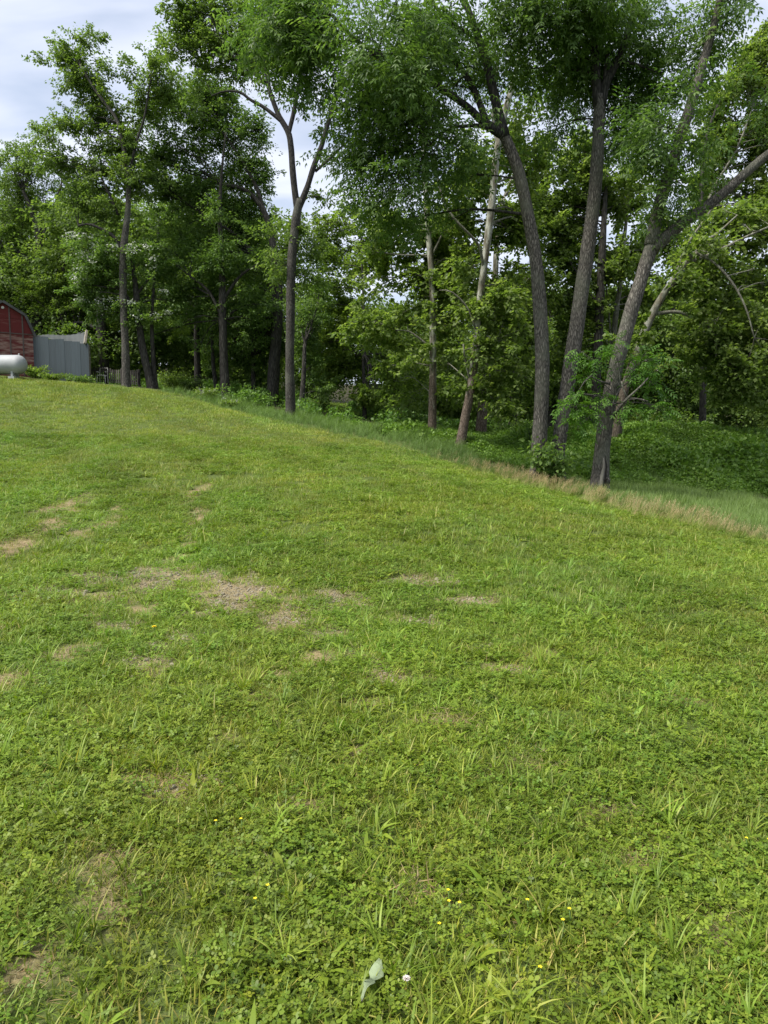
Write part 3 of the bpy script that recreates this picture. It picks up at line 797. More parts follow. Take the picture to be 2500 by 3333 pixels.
zr = [zb, P(0, 1147, BY)[2], P(0, 1083, BY)[2], P(0, 1035, BY)[2], zp + .1]
edges = list(zip(gam, gam[1:] + gam[:1]))
for i in range(5):
    for j in range(4):
        a0, a1 = us[i] * hw + .012, us[i + 1] * hw - .012; b0, b1 = zr[j] + .008, zr[j + 1] - .008
        poly = [(a0, b0), (a1, b0), (a1, b1), (a0, b1)]
        for (pa, pb) in edges:
            poly = clip_poly(poly, pa, pb)
            if len(poly) < 3: break
        if len(poly) >= 3:
            off = rng.uniform(0, .012)
            MB().prism([(bx0 + a, BY - off, c_) for a, c_ in poly], (0, .028 + off, 0)).build('siding_panel', M['barn_worn'] if j < 2 else M['barn_red'], barn, smooth=False)
for i in (1, 2, 3, 4):
    xx = us[i] * hw
    top = zp - (zp - zs) * abs(xx) / shx if abs(xx) < shx else ze + (zs - ze) * (hw - abs(xx)) / (hw - shx)
    MB().box((bx0 + xx, BY - .03, (zb + top) / 2 - .02), (.035, .014, (top - zb) / 2 - .02)).build('batten', M['batten'], barn, smooth=False)
MB().box((bx0, BY - .045, zr[2]), (hw - .02, .014, .022)).build('sill_strip', M['batten'], barn, smooth=False)
outl = [(hw + .10, ze - .12), (shx + .03, zs + .02), (0, zp + .04), (-shx - .03, zs + .02), (-hw - .10, ze - .12)]
for a, b_ in zip(outl[:-1], outl[1:]):
    a, b_ = np.array(a), np.array(b_); nn = np.array([(b_ - a)[1], -(b_ - a)[0]]); nn = nn / np.linalg.norm(nn)
    if nn[1] < 0: nn = -nn
    q = [a, b_, b_ + nn * .07, a + nn * .07]
    MB().prism([(bx0 + s_[0], BY - .22, s_[1]) for s_ in q], (0, DEP + .5, 0)).build('roof', M['roof'], barn, smooth=False)
    q = [a - nn * .05, b_ - nn * .05, b_ + nn * .085, a + nn * .085]
    MB().prism([(bx0 + s_[0], BY - .25, s_[1]) for s_ in q], (0, .027, 0)).build('rake_trim', M['trim'], barn, smooth=False)
th = np.linspace(0, 6.283, 14, endpoint=False)
MB().prism([(bx0 + .075 * math.cos(a), BY - .06, P(8, 1001, BY)[2] + .075 * math.sin(a)) for a in th], (0, .04, 0)).build('round_vent', M['white'], barn, smooth=False)

barn.rotation_euler = (0, 0, math.radians(29.5))
M['galv'] = [plain('galvanised_sheet', tuple(np.array((0.034, 0.047, 0.055)) * k), .6, .1, var=.10, scale=1.4, stretch=(3, 3, .35)) for k in (1.0, 1.12, .92, 1.05)]
M['galv_roof'] = plain('galvanised_roof', (0.05, 0.057, 0.058), .6, .1, var=.2, scale=1.5)
M['board'] = plain('grey_board', (0.22, 0.20, 0.165), .85, var=.2, scale=3, stretch=(1, 1, 3))
WA, WB = P(108, 1097, 41.7), P(286, 1122, 39.4)
lean = thing('metal_lean_to', 'grey corrugated metal lean-to wall beside the red barn', 'shed', (WA + WB) / 2 * [1, 1, 0] + [0, 0, G(-16.5, 40)])
NS = 7
dirw = (WB - WA) * [1, 1, 0]; dirw = dirw / np.linalg.norm(dirw); nor = np.array([dirw[1], -dirw[0], 0])
Lw = np.linalg.norm((WB - WA)[:2])
for k in range(NS):
    s0, s1 = Lw * k / NS, Lw * (k + 1) / NS + .05
    m_ = 25; ss = np.linspace(s0, s1, m_)
    off = .016 * np.abs(((ss * 4.2) % 1) - .5) * 2 + .010 * (k % 2)
    step = (0.0, .05, .0, .03, .06, .0, .02)[k]
    topz = WA[2] + (WB[2] - WA[2]) * (np.floor(ss[0] / Lw * 3.5) / 3.5 * .5 + ss / Lw * .5) + step * .4
    base = WA * [1, 1, 0] + dirw * ss[:, None] + nor * off[:, None]
    gz = G(base[:, 0], base[:, 1]) - .15
    v = np.concatenate([np.c_[base[:, :2], gz], np.c_[base[:, :2], topz]])
    i_ = np.arange(m_ - 1)
    mb = MB(); mb.add(v, np.stack([i_, i_ + 1, m_ + i_ + 1, m_ + i_], -1))
    o = mb.build('metal_sheet', M['galv'][k % 4], lean, smooth=False)
    so = o.modifiers.new('thickness', 'SOLIDIFY'); so.thickness = .003
fl, fr = WA + [0, .15, .02], WB + [-.12, .12, .03]
bl, br = P(113, 1094, 43.0), P(274, 1084, 41.5)
gu = np.linspace(0, 1, 30); gv = np.linspace(0, 1, 8)
UU, VV = np.meshgrid(gu, gv)
rp = (fl * (1 - UU[..., None]) + fr * UU[..., None]) * (1 - VV[..., None]) + (bl * (1 - UU[..., None]) + br * UU[..., None]) * VV[..., None]
rp[..., 2] += .014 * np.sin(UU * 120) + .05 * np.sin(UU * 7)
i_ = np.arange(7)[:, None] * 30 + np.arange(29)[None]
mb = MB(); mb.add(rp.reshape(-1, 3), np.stack([i_, i_ + 1, i_ + 31, i_ + 30], -1).reshape(-1, 4))
o = mb.build('roof_sheet', M['galv_roof'], lean); so = o.modifiers.new('thickness', 'SOLIDIFY'); so.thickness = .004
a, b_ = P(276, 1118, 39.35), P(282, 1076, 40.9)
MB().tube([a, a + (b_ - a) * .5, b_], [.075, .08, .07], 4).build('fascia_board', M['board'], lean, smooth=False)
q = P(288, 1124, 39.5)
MB().box((q[0], q[1], (q[2] + G(q[0], q[1]) - .2) / 2), (.06, .06, (q[2] - G(q[0], q[1]) + .2) / 2)).build('corner_post', M['board'], lean, smooth=False)

# propane tank
TY = 37.6; tr_ = 30.5 * TY / F
tc_ = P(86, 1187, TY); xr_ = tc_[0]; zc = tc_[2]; Lt = 3.3
M['tank'] = plain('silver_tank_paint', (0.32, 0.335, 0.34), .6, .0, var=.10, scale=2.0, spec=.4)
tank = thing('propane_tank', 'silver propane tank lying on short legs in front of the red barn', 'gas tank', (xr_ - Lt / 2, TY, G(xr_ - Lt / 2, TY)))
s_ = np.concatenate([np.sin(np.linspace(0, np.pi / 2, 8)) * .36, ]);
xs = np.concatenate([xr_ - Lt + .42 * (1 - np.cos(np.linspace(0.03, np.pi / 2, 9))), xr_ - .42 * (1 - np.cos(np.linspace(np.pi / 2, 0.03, 9)))])
rs = tr_ * np.concatenate([np.sin(np.linspace(0.03, np.pi / 2, 9)), np.sin(np.linspace(np.pi / 2, 0.03, 9))])
MB().tube(np.c_[xs, np.full(len(xs), TY), np.full(len(xs), zc)], rs, 32).build('tank_body', M['tank'], tank)
for xx in (xr_ - .62, xr_ - Lt + .62):
    zg = G(xx, TY) - .1
    mb = MB(); mb.box((xx, TY, (zg + zc - tr_ * .72) / 2), (.05, .33, (zc - tr_ * .72 - zg) / 2)); mb.box((xx, TY, zg + .12), (.16, .42, .06))
    mb.build('leg', M['tank'], tank, smooth=False)
MB().tube([(xr_ - .36, TY, zc + tr_ * .95), (xr_ - .36, TY, zc + tr_ + .07)], [.05, .04], 10).build('valve', M['tank'], tank)
MB().tube([(xr_ - Lt / 2, TY, zc + tr_ * .97), (xr_ - Lt / 2, TY, zc + tr_ + .12), (xr_ - Lt / 2, TY, zc + tr_ + .2)], [.2, .2, .1], 16).build('dome_lid', M['tank'], tank)

# weathered picket fence by the wood
M['oldwood'] = plain('weathered_wood', (0.05, 0.045, 0.04), .9, var=.45, scale=4, stretch=(3, 3, .4))
M['palewood'] = plain('pale_picket_wood', (0.12, 0.112, 0.095), .9, var=.3, scale=4, stretch=(3, 3, .4))
fa_, fb_ = P(292, 1250, 41.5), P(452, 1262, 40.4)
fence = thing('picket_fence', 'weathered grey wooden picket fence between the lean-to and the trees', 'fence', (*((fa_ + fb_) / 2)[:2], G(*((fa_ + fb_) / 2)[:2])))
fd = (fb_ - fa_) * [1, 1, 0]; FL = np.linalg.norm(fd); fd = fd / FL
axf = np.array([fd, [-fd[1], fd[0], 0], [0, 0, 1]])
NP_ = 24
for k in range(NP_):
    c_ = fa_ + fd * (FL * (k + .5) / NP_); gz = G(c_[0], c_[1])
    hgt = .80 + rng.uniform(-.06, .05)
    MB().box((c_[0], c_[1], gz + .08 + hgt / 2), (.042, .011, hgt / 2), axf).build('picket', M['palewood'] if 9 <= k <= 14 and rng.uniform() < .8 else M['oldwood'], fence, smooth=False)
for hz in (.25, .72):
    a, b_ = fa_ + [0, .045, 0], fb_ + [0, .045, 0]
    a = np.array([a[0], a[1], G(a[0], a[1]) + hz]); b_ = np.array([b_[0], b_[1], G(b_[0], b_[1]) + hz])
    MB().tube([a, (a + b_) / 2, b_], .035, 4).build('rail', M['oldwood'], fence, smooth=False)
for t_ in (0, .33, .66, 1):
    c_ = fa_ + fd * FL * t_ + [0, .12, 0]; gz = G(c_[0], c_[1])
    MB().box((c_[0], c_[1], gz + .4), (.05, .05, .55), axf).build('post', M['oldwood'], fence, smooth=False)
# white chair frame before it
cc_ = P(334, 1245, 40.6); cz = G(cc_[0], cc_[1]); cx, cy = cc_[0], cc_[1]
chair = thing('lawn_chair', 'white metal lawn chair frame standing in front of the picket fence', 'chair', (cx, cy, cz))
for s_ in (-1, 1):
    MB().tube([(cx + s_ * .24, cy - .22, cz - .03), (cx + s_ * .22, cy - .18, cz + .44)], .02, 8).build('leg', M['white'], chair)
    MB().tube([(cx + s_ * .24, cy + .25, cz - .03), (cx + s_ * .22, cy + .18, cz + .44)], .02, 8).build('leg', M['white'], chair)
    MB().tube([(cx + s_ * .24, cy - .2, cz + .62), (cx + s_ * .24, cy, cz + .64), (cx + s_ * .24, cy + .2, cz + .62)], .022, 6).build('armrest', M['white'], chair)
MB().box((cx, cy, cz + .44), (.22, .2, .015)).build('seat', M['white'], chair, smooth=False)
MB().tube([(cx - .22, cy + .2, cz + .44), (cx - .22, cy + .27, cz + .88), (cx + .22, cy + .27, cz + .88), (cx + .22, cy + .2, cz + .44)], .022, 8).build('backrest_frame', M['white'], chair)

# ------------------------------------------------------------------ trees
TRIS = [0]
def pinnate(p, a, L, t, k=4):
    """Compound leaves: rachis from p along a, k pairs of leaflets and a terminal one."""
    N = len(p)
    a = nrm(a); up = np.array([0, 0, 1.0]) + rng.normal(size=(N, 3)) * .45
    s = nrm(np.cross(a, up)); nn = np.cross(s, a)
    outp = []
    for j in range(k):
        f = .25 + .7 * j / max(k - 1, 1)
        base = p + a * (L * f)[:, None] - np.array([0, 0, 1.0]) * (L * .22 * f * f)[:, None]
        for sg in (-1, 1):
            d = a * .5 + s * sg * .9 - np.array([0, 0, .35])
            outp.append((base, d, nn + rng.normal(size=(N, 3)) * .25, L * rng.uniform(.30, .42, N)))
    outp.append((p + a * L[:, None] - np.array([0, 0, 1.0]) * (L * .22)[:, None], a - np.array([0, 0, .45]), nn, L * .36))
    B = np.concatenate([o_[0] for o_ in outp]); D = np.concatenate([o_[1] for o_ in outp]); Nn = np.concatenate([o_[2] for o_ in outp]); LL = np.concatenate([o_[3] for o_ in outp])
    tt = np.tile(t, len(outp)) + rng.normal(0, .06, len(B))
    return leaves_np(B, D, Nn, LL, LL * .36, .1, np.clip(tt, 0, 1))

KINDS = {  # tufts per m2 of crown outline, leaves per tuft, tuft radius, leaf length, width ratio, compound pairs
    'walnut': dict(d=11.5, n=12, r=.52, L=(.30, .46), w=0, pairs=3),
    'oak': dict(d=9.5, n=40, r=.58, L=(.11, .19), w=.58, pairs=0),
    'syc': dict(d=9.0, n=44, r=.72, L=(.12, .20), w=.85, pairs=0),
    'back': dict(d=4.2, n=42, r=1.0, L=(.18, .30), w=.66, pairs=0),
    'shoot': dict(d=18.0, n=8, r=.20, L=(.24, .34), w=0, pairs=4)}

def crown_np(blobs, kind, dens=1.0, gap=-.35, flat=.62, sprig=3.0):
    """Leaves of one crown. blobs: (centre, radii(3)). Returns mesh data and tuft centres per blob."""
    K = KINDS[kind]
    A = Acc(); cents = []
    for c_, R in blobs:
        nt = max(3, int(K['d'] * dens * math.pi * R[0] * R[2] * rng.uniform(.85, 1.15)))
        v = nrm(rng.normal(size=(nt, 3))); rr = rng.uniform(0.12, 1, nt) ** .5
        tc_ = c_ + v * rr[:, None] * R * (1 + .22 * rng.normal(size=(nt, 1)))
        keep = fbm(tc_, .9, 4) > gap
        tc_ = tc_[keep]; v = v[keep]
        if len(tc_) == 0: continue
        cents.append(tc_)
        nt = len(tc_); nl = K['n']
        tsz = K['r'] * rng.uniform(.65, 1.3, nt)
        if sprig:
            ns = max(4, int(sprig * math.pi * R[0] * R[2]))
            sv = nrm(rng.normal(size=(ns, 3)) + [0, 0, .45])
            sl = rng.uniform(.35, 1.0, (ns, 1, 1))
            sp = c_ + sv[:, None] * R * .78 + (sv * [1, 1, .8])[:, None] * np.linspace(0, 1, 6)[None, :, None] * sl + rng.normal(size=(ns, 6, 3)) * .04
            sp = sp.reshape(-1, 3)
            kk = 12 if not K['pairs'] else 3
            tc_ = np.vstack([tc_, np.repeat(sp, 1, 0)]); tsz = np.concatenate([tsz, np.full(len(sp), .17)])
            v = np.vstack([v, np.repeat(sv, 6, 0)])
            cnt = np.concatenate([np.full(nt, nl), np.full(len(sp), kk)])
        else:
            cnt = np.full(nt, nl)
        ix = np.repeat(np.arange(len(tc_)), cnt)
        o_ = rng.normal(size=(len(ix), 3)); o_ = o_ / np.maximum(np.linalg.norm(o_, axis=-1, keepdims=True), 1e-6) * (rng.uniform(.1, 1, (len(ix), 1)) ** .5)
        o_[..., 2] *= flat
        pos = tc_[ix] + o_ * tsz[ix][:, None]
        tilt_out = v[ix] * .35
        a = nrm(o_ * [1, 1, .4] + tilt_out + rng.normal(size=o_.shape) * .35 + np.array([0, 0, -.28]))
        nn = nrm(np.array([0, 0, 1.0]) + o_ * .45 + rng.normal(size=o_.shape) * .55)
        tofs = rng.uniform(-.14, .14)
        tt = np.clip(.42 + tofs + (.18 * rng.normal(size=len(tc_)))[ix] + .20 * rng.normal(size=len(ix)), 0, 1)
        pos, a, nn = pos.reshape(-1, 3), a.reshape(-1, 3), nn.reshape(-1, 3)
        L = rng.uniform(*K['L'], len(pos))
        if K['pairs']:
            A.add(*pinnate(pos, a, L, tt, K['pairs']))
        else:
            A.add(*leaves_np(pos, a, nn, L, L * K['w'] * rng.uniform(.8, 1.15, len(pos)), .16, tt))
    return A, cents

def poly3(pts, Y):
    q = []
    for p in pts:
        dY = p[3] if len(p) > 3 else 0
        w_ = P(p[0], p[1], Y + dY)
        q.append([*w_, p[2] * .5 * (Y + dY) / F])
    return np.array(q)

def tube_line(mb, q, sides, rough=0.0, step=.22):
    n_ = max(4, int(np.linalg.norm(np.diff(q[:, :3], axis=0), axis=1).sum() / step))
    s_ = catmull(q, n_)
    mb.tube(s_[:, :3], np.maximum(s_[:, 3], .006), sides, rough)
    return s_

def tree(name, label, Y, trunk, limbs=(), blobs=(), kind='oak', leaf='leaf_oak', bark='bark_grey', group=None, sides=12, dens=1.0, gap=-.35,
         limb_bark=None, extra=None, twigs=7, sub=True, depth=1.0, cat='tree', root=True, push=None):
    if push is None: push = {'syc': 1.0, 'oak': .8, 'walnut': .3}.get(kind, 0)
    q = poly3(trunk, Y)
    gz = G(q[0, 0], q[0, 1])
    if root:
        # carry the trunk into the ground with a flare
        q[0, 2] = gz - .25
    base = (q[0, 0], q[0, 1], gz)
    T = thing(name, label, cat, base, group)
    mb = MB(); sk = [tube_line(mb, q, sides, .07 if sides > 9 else .05)]
    mb.build('trunk', M[bark], T)
    for lb in limbs:
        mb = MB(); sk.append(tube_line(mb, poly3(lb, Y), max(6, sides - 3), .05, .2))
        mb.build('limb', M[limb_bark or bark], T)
    SK = np.vstack(sk)
    # crown: each rough blob breaks into smaller uneven ones
    B = []
    for bl_ in blobs:
        u, v_, ru, rv = bl_[:4]; dY = (bl_[4] if len(bl_) > 4 else 0) + push
        mp_ = (Y + dY) / F
        c_ = P(u, v_, Y + dY); R = np.array([ru * mp_, (ru + rv) * .5 * mp_ * depth, rv * mp_])
        if sub and max(R[0], R[2]) > .9:
            B.append((c_, R * .78))
            for _ in range(5):
                w_ = nrm(rng.normal(size=3) * [1, .8, 1])
                B.append((c_ + w_ * R * .9, R * rng.uniform(.30, .5)))
        else:
            B.append((c_, R))
    A, cents = crown_np(B, kind, dens, gap, sprig={'back': .8, 'shoot': 0}.get(kind, 2.6))
    # branches towards every clump and twigs within it
    mb = MB()
    for cs in cents:
        c_ = cs.mean(0)
        cand = SK[np.linspace(int(len(sk[0]) * .38), len(SK) - 1, 220).astype(int)]
        d = np.linalg.norm(cand[:, :3] - c_, axis=1) + 1.2 * np.maximum(cand[:, 2] - c_[2] + .2, 0)
        j = int(np.argmin(d)); s0 = cand[j]
        LL = np.linalg.norm(s0[:3] - c_)
        r0 = min(s0[3] * .55, .012 + LL * .011); r0 = max(r0, .012)
        mid = (s0[:3] * .5 + c_ * .5) + np.array([0, 0, .10 * LL]) + rng.normal(size=3) * .07 * LL
        ln = catmull(np.array([[*s0[:3], r0], [*mid, r0 * .7], [*c_, r0 * .4]]), 7)
        mb.tube(ln[:, :3], ln[:, 3], 5, 0, False)
        for k in rng.permutation(len(cs))[:twigs]:
            st_ = ln[rng.integers(3, 7)]
            e_ = cs[k]; md_ = (st_[:3] + e_) / 2 + rng.normal(size=3) * .08
            t_ = catmull(np.array([[*st_[:3], max(st_[3] * .7, .009)], [*md_, .008], [*e_, .005]]), 4)
            mb.tube(t_[:, :3], t_[:, 3], 4, 0, False)
    if mb.n:
        mb.build('branches', M[limb_bark or bark], T, 'stuff')
    if A.n:
        cme = A.me('crown'); TRIS[0] += len(cme.polygons)
        link('crown', cme, M[leaf], T, 'stuff')
    if extra: extra(T, cents, Y, SK)
    return T

# --- three dark-barked trees at the right, in front of the bank
def scar(T, cents, Y, SK):
    """Hollow scar at the foot of the trunk: a dark cleft, bare grey heartwood and a burl."""
    c0 = P(1962, 1545, Y); yb = Y - 33 * Y / F * .98
    mb = MB()
    q = []
    for (u, v_, w_) in [(1965, 1490, 3), (1966, 1520, 9), (1960, 1550, 13), (1956, 1580, 13), (1953, 1602, 10)]:
        q.append([*P(u, v_, yb + .02), w_ * .5 * Y / F])
    q = np.array(q); mb.tube(q[:, :3], q[:, 3], 8, .12)
    mb.build('bare_wood', M['board'], T)
    mb = MB(); q = np.array([[*P(u, v_, yb - .06), w_ * .5 * Y / F] for (u, v_, w_) in [(1971, 1485, 2), (1974, 1520, 5), (1971, 1550, 5), (1973, 1585, 4)]])
    mb.tube(q[:, :3], q[:, 3], 7, .1); mb.build('cleft', M['hollow'], T)
    mb = MB(); q = np.array([[*P(u, v_, yb - .05), w_ * .5 * Y / F] for (u, v_, w_) in [(1966, 1562, 5), (1975, 1556, 9), (1983, 1562, 9), (1982, 1574, 7)]])
    mb.tube(q[:, :3], q[:, 3], 8, .15); mb.build('burl', M['bark_dark'], T)
M['hollow'] = plain('rotten_hollow_wood', (0.018, 0.014, 0.011), .95, var=.3)

tree('walnut_tree', 'tall dark-barked tree whose trunk curves up to the left, left one of the close pair', 20,
     [(1757, 1580, 100), (1754, 1520, 58), (1758, 1400, 48), (1766, 1200, 46), (1758, 1000, 43), (1745, 850, 40), (1722, 720, 38), (1690, 570, 36), (1655, 470, 34), (1632, 428, 31)],
     [[(1645, 450, 34), (1618, 350, 30), (1600, 270, 27), (1570, 160, 24), (1532, 54, 20), (1490, -60, 15)],
      [(1640, 440, 32), (1600, 415, 29), (1560, 385, 25), (1521, 347, 21), (1450, 297, 18, -.5), (1402, 260, 17, -.8), (1320, 217, 15, -1), (1234, 179, 13, -1), (1147, 119, 11, -1), (1060, 27, 8, -1)],
      [(1582, 392, 22), (1543, 293, 19, .4), (1484, 206, 16, .6), (1429, 190, 13, .8), (1350, 130, 9, 1)],
      [(1590, 420, 14), (1555, 408, 12, -.5), (1521, 410, 11, -.8), (1463, 418, 8, -1), (1400, 470, 6, -1)],
      [(1530, 110, 14), (1490, 90, 12), (1451, 60, 11), (1402, 0, 9), (1370, -70, 7)]],
     [(1080, 80, 150, 110, -1), (1240, 100, 160, 115, -2), (1420, 80, 120, 110, 0), (1170, 250, 140, 100, 0), (1320, 320, 125, 100, -1.5), (1480, 220, 100, 100, 1), (1230, 430, 140, 100, 0), (1390, 470, 100, 95, -1),
      (1185, 555, 75, 55, 0), (1290, 590, 105, 75, -.5), (1420, 580, 60, 65, 0), (1340, 690, 85, 50, .5), (1215, 655, 45, 25, 0), (1500, 470, 75, 70, -1), (920, 60, 130, 90, 0), (1000, 200, 110, 80, .5), (1175, 490, 50, 55, .5), (1550, 560, 45, 50, 0), (1560, 250, 60, 90, -1)],
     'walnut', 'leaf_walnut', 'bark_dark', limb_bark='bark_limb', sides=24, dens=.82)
tree('walnut_tree', 'tall straight dark-barked tree leaning slightly right, right one of the close pair', 20.3,
     [(1806, 1582, 88), (1814, 1500, 48), (1826, 1400, 46), (1848, 1250, 48), (1872, 1100, 48), (1893, 950, 46), (1915, 800, 44), (1935, 640, 40), (1946, 480, 37), (1950, 350, 34), (1950, 310, 31)],
     [[(1946, 350, 30), (1938, 220, 27), (1933, 100, 24), (1925, 0, 21), (1915, -90, 17)],
      [(1955, 350, 30), (1972, 270, 27), (2000, 220, 24), (2030, 150, 21), (2061, 54, 17), (2080, -60, 13)],
      [(1968, 300, 13), (1973, 200, 11), (1985, 150, 8)],
      [(1975, 355, 9), (2010, 358, 8), (2050, 372, 6), (2100, 400, 4)],
      [(2015, 205, 9), (2060, 205, 8), (2110, 225, 6), (2160, 240, 4)]],
     [(1740, 80, 140, 105, -1), (1840, 250, 110, 105, 1), (1710, 260, 95, 85, 0), (1800, 400, 95, 70, .5), (2030, 130, 120, 105, 0), (2130, 50, 100, 75, 0), (2060, 300, 100, 85, 1), (1990, 440, 85, 70, 1), (2070, 450, 90, 65, 0), (1700, 410, 60, 40, 0), (1850, 10, 150, 75, -1), (1640, 180, 60, 80, 0)],
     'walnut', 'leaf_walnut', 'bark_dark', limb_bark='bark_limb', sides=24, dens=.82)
tree('walnut_tree', 'leaning dark-barked tree with a hollow scar at its foot and a long limb reaching right', 19.1,
     [(1950, 1622, 92), (1953, 1570, 59), (1962, 1450, 51), (1978, 1330, 48), (2010, 1180, 47), (2052, 1020, 44), (2090, 900, 42), (2118, 810, 41), (2132, 770, 36)],
     [[(2118, 800, 42), (2146, 670, 38), (2180, 560, 36), (2205, 480, 34), (2258, 310, 31), (2296, 180, 26), (2330, 60, 22), (2352, -60, 18)],
      [(2122, 815, 42), (2172, 768, 37), (2250, 705, 33), (2330, 650, 31), (2420, 570, 28), (2510, 495, 25), (2640, 410, 20)],
      [(1998, 1358, 9, -.4), (2018, 1325, 9, -.7), (2043, 1296, 8, -.9), (2081, 1262, 6, -1), (2110, 1230, 4, -1)],
      [(2043, 1296, 5, -.9), (2030, 1270, 5, -.9), (2022, 1240, 4, -.9)],
      [(2045, 1296, 4, -.9), (2080, 1298, 4, -1), (2110, 1306, 3, -1.1)],
      [(1985, 1250, 7, -.4), (1950, 1240, 6, -.7), (1918, 1225, 4, -.8), (1885, 1270, 3, -.9)]],
     [(2180, 390, 95, 75, -.8), (2250, 320, 80, 75, 0), (2130, 470, 100, 60, -1), (2280, 180, 70, 75, .5), (2320, 70, 65, 70, 0), (2390, 0, 40, 30, 0), (2200, 190, 80, 85, 1), (2250, 460, 60, 40, -.5), (2150, 650, 60, 40, -.5), (2170, 715, 45, 40, -.5), (2560, 380, 90, 80, 0), (2220, 590, 45, 35, 0)],
     'walnut', 'leaf_walnut', 'bark_dark', sides=24, dens=.82, extra=scar)
sh = tree('walnut_sprout', 'bright green leafy shoots growing from the leaning trunk above the bank', 18.6,
     [(1985, 1345, 6), (2000, 1300, 6), (2020, 1262, 5)], [],
     [(1905, 1140, 38, 22), (1985, 1112, 30, 18), (1945, 1175, 40, 20), (1925, 1232, 40, 24), (1890, 1285, 38, 26), (1848, 1322, 42, 20), (1880, 1362, 36, 24), (1912, 1330, 30, 22), (2105, 1160, 44, 26), (2140, 1205, 38, 26), (2095, 1222, 40, 20), (2070, 1185, 30, 22), (2132, 1320, 26, 14), (2152, 1335, 18, 10), (2026, 1330, 16, 12), (2130, 1250, 24, 14), (1860, 1400, 34, 22), (1965, 1290, 20, 18)],
     'shoot', 'leaf_shoot', 'bark_grey', sides=7, gap=-.8, sub=False, cat='tree shoots', root=False, twigs=4)

# --- pale sycamores by the bank
tree('sycamore_tree', 'straight slim sycamore with white upper trunk, leftmost of the pale-barked trees', 28,
     [(1405, 1445, 40), (1407, 1390, 30), (1409, 1250, 25), (1409, 1100, 22), (1408, 950, 20), (1398, 800, 19), (1390, 700, 18), (1382, 560, 15), (1375, 430, 12), (1372, 350, 8)],
     [[(1406, 1135, 8), (1370, 1105, 7), (1330, 1078, 5), (1290, 1075, 3)], [(1407, 1192, 6), (1340, 1182, 5), (1280, 1190, 3)], [(1412, 1290, 4), (1440, 1265, 3), (1470, 1255, 2)], [(1400, 840, 8), (1440, 760, 6), (1455, 680, 4)]],
     [(1290, 790, 100, 80), (1430, 760, 80, 80, 1), (1330, 970, 100, 80, -.5), (1250, 1080, 85, 70), (1430, 1070, 60, 50, -1), (1460, 910, 70, 75, .5), (1320, 650, 70, 70, 1), (1350, 1160, 50, 35, -1), (1470, 1262, 28, 12, -1), (1230, 950, 60, 60, 1), (1300, 1200, 75, 55, 1), (1350, 1290, 60, 40, 1.5)],
     'syc', 'leaf_syc', 'bark_syc', limb_bark='bark_pale', dens=.9)
tree('sycamore_tree', 'sycamore with leaning brown foot and white upper trunk, right of the slim sycamore', 26,
     [(1494, 1478, 50), (1502, 1430, 34), (1520, 1330, 30), (1538, 1230, 27), (1550, 1120, 24), (1558, 1000, 21), (1577, 860, 22), (1592, 740, 24), (1605, 620, 24), (1617, 500, 22), (1640, 380, 20), (1668, 280, 17), (1690, 180, 14), (1700, 60, 10)],
     [[(1575, 880, 9), (1560, 803, 9, -.3), (1520, 755, 8, -.5), (1478, 711, 8, -.6), (1445, 655, 7, -.6), (1424, 570, 6, -.6), (1412, 500, 4, -.6)],
      [(1532, 1245, 8), (1515, 1170, 7, -.3), (1508, 1120, 5, -.5)], [(1620, 480, 12), (1605, 380, 10), (1612, 280, 8), (1625, 180, 5)],
      [(1548, 1070, 6, -.3), (1520, 1000, 6, -.4), (1470, 950, 5, -.5), (1430, 945, 3, -.5)]],
     [(1520, 650, 80, 80), (1640, 760, 70, 80, .5), (1530, 880, 65, 70), (1580, 1000, 80, 60, -.6), (1640, 1110, 75, 60, -.8), (1545, 1150, 70, 50, -.8), (1690, 1210, 50, 38, -1), (1660, 950, 60, 70, .5), (1700, 550, 60, 80, .5), (1690, 380, 55, 75, 0), (1600, 1240, 35, 22, -1), (1640, 1335, 26, 9, -1.2), (1500, 1270, 26, 14, -.8), (1560, 520, 60, 60, 0), (1610, 1290, 26, 16, -1), (1460, 1180, 60, 60, 2), (1480, 1010, 60, 60, 2)],
     'syc', 'leaf_syc', 'bark_syc', limb_bark='bark_pale', dens=.9)
tree('sycamore_tree', 'ivy-clad sycamore standing just behind the leaning-footed white one', 29.5,
     [(1566, 1448, 50), (1566, 1400, 37), (1572, 1300, 31), (1585, 1200, 27), (1595, 1100, 24), (1603, 1000, 22), (1612, 900, 20), (1618, 780, 15), (1640, 640, 11)],
     [[(1598, 1080, 10), (1640, 1000, 8), (1680, 950, 6)]],
     [(1720, 700, 70, 80), (1730, 900, 55, 75), (1690, 1050, 55, 70), (1740, 1120, 50, 60), (1575, 1330, 12, 50, -.5), (1585, 1250, 12, 40, -.5), (1770, 560, 60, 70, .5), (1680, 1190, 65, 65, 1), (1730, 1280, 50, 45, 1)],
     'syc', 'leaf_syc', 'bark_syc', limb_bark='bark_pale', dens=.9)
tree('sycamore_tree', 'plain brown-barked tree standing between the dark pair and the leaning tree', 31,
     [(1928, 1430, 40), (1935, 1330, 31), (1945, 1150, 28), (1955, 950, 26), (1962, 800, 22), (1968, 680, 16), (1975, 560, 10)],
     [[(1950, 1000, 9), (1900, 920, 7), (1860, 860, 4)]],
     [(1890, 620, 80, 80), (1990, 640, 70, 70), (1860, 800, 60, 75), (1790, 760, 60, 80), (1990, 870, 60, 75), (1900, 1000, 55, 65), (1830, 960, 50, 70), (1820, 1120, 55, 70), (1880, 520, 70, 60), (1890, 1180, 50, 60, 1), (2040, 1100, 50, 60, 1)],
     'syc', 'leaf_syc', 'bark_far', limb_bark='bark_far', dens=.9)
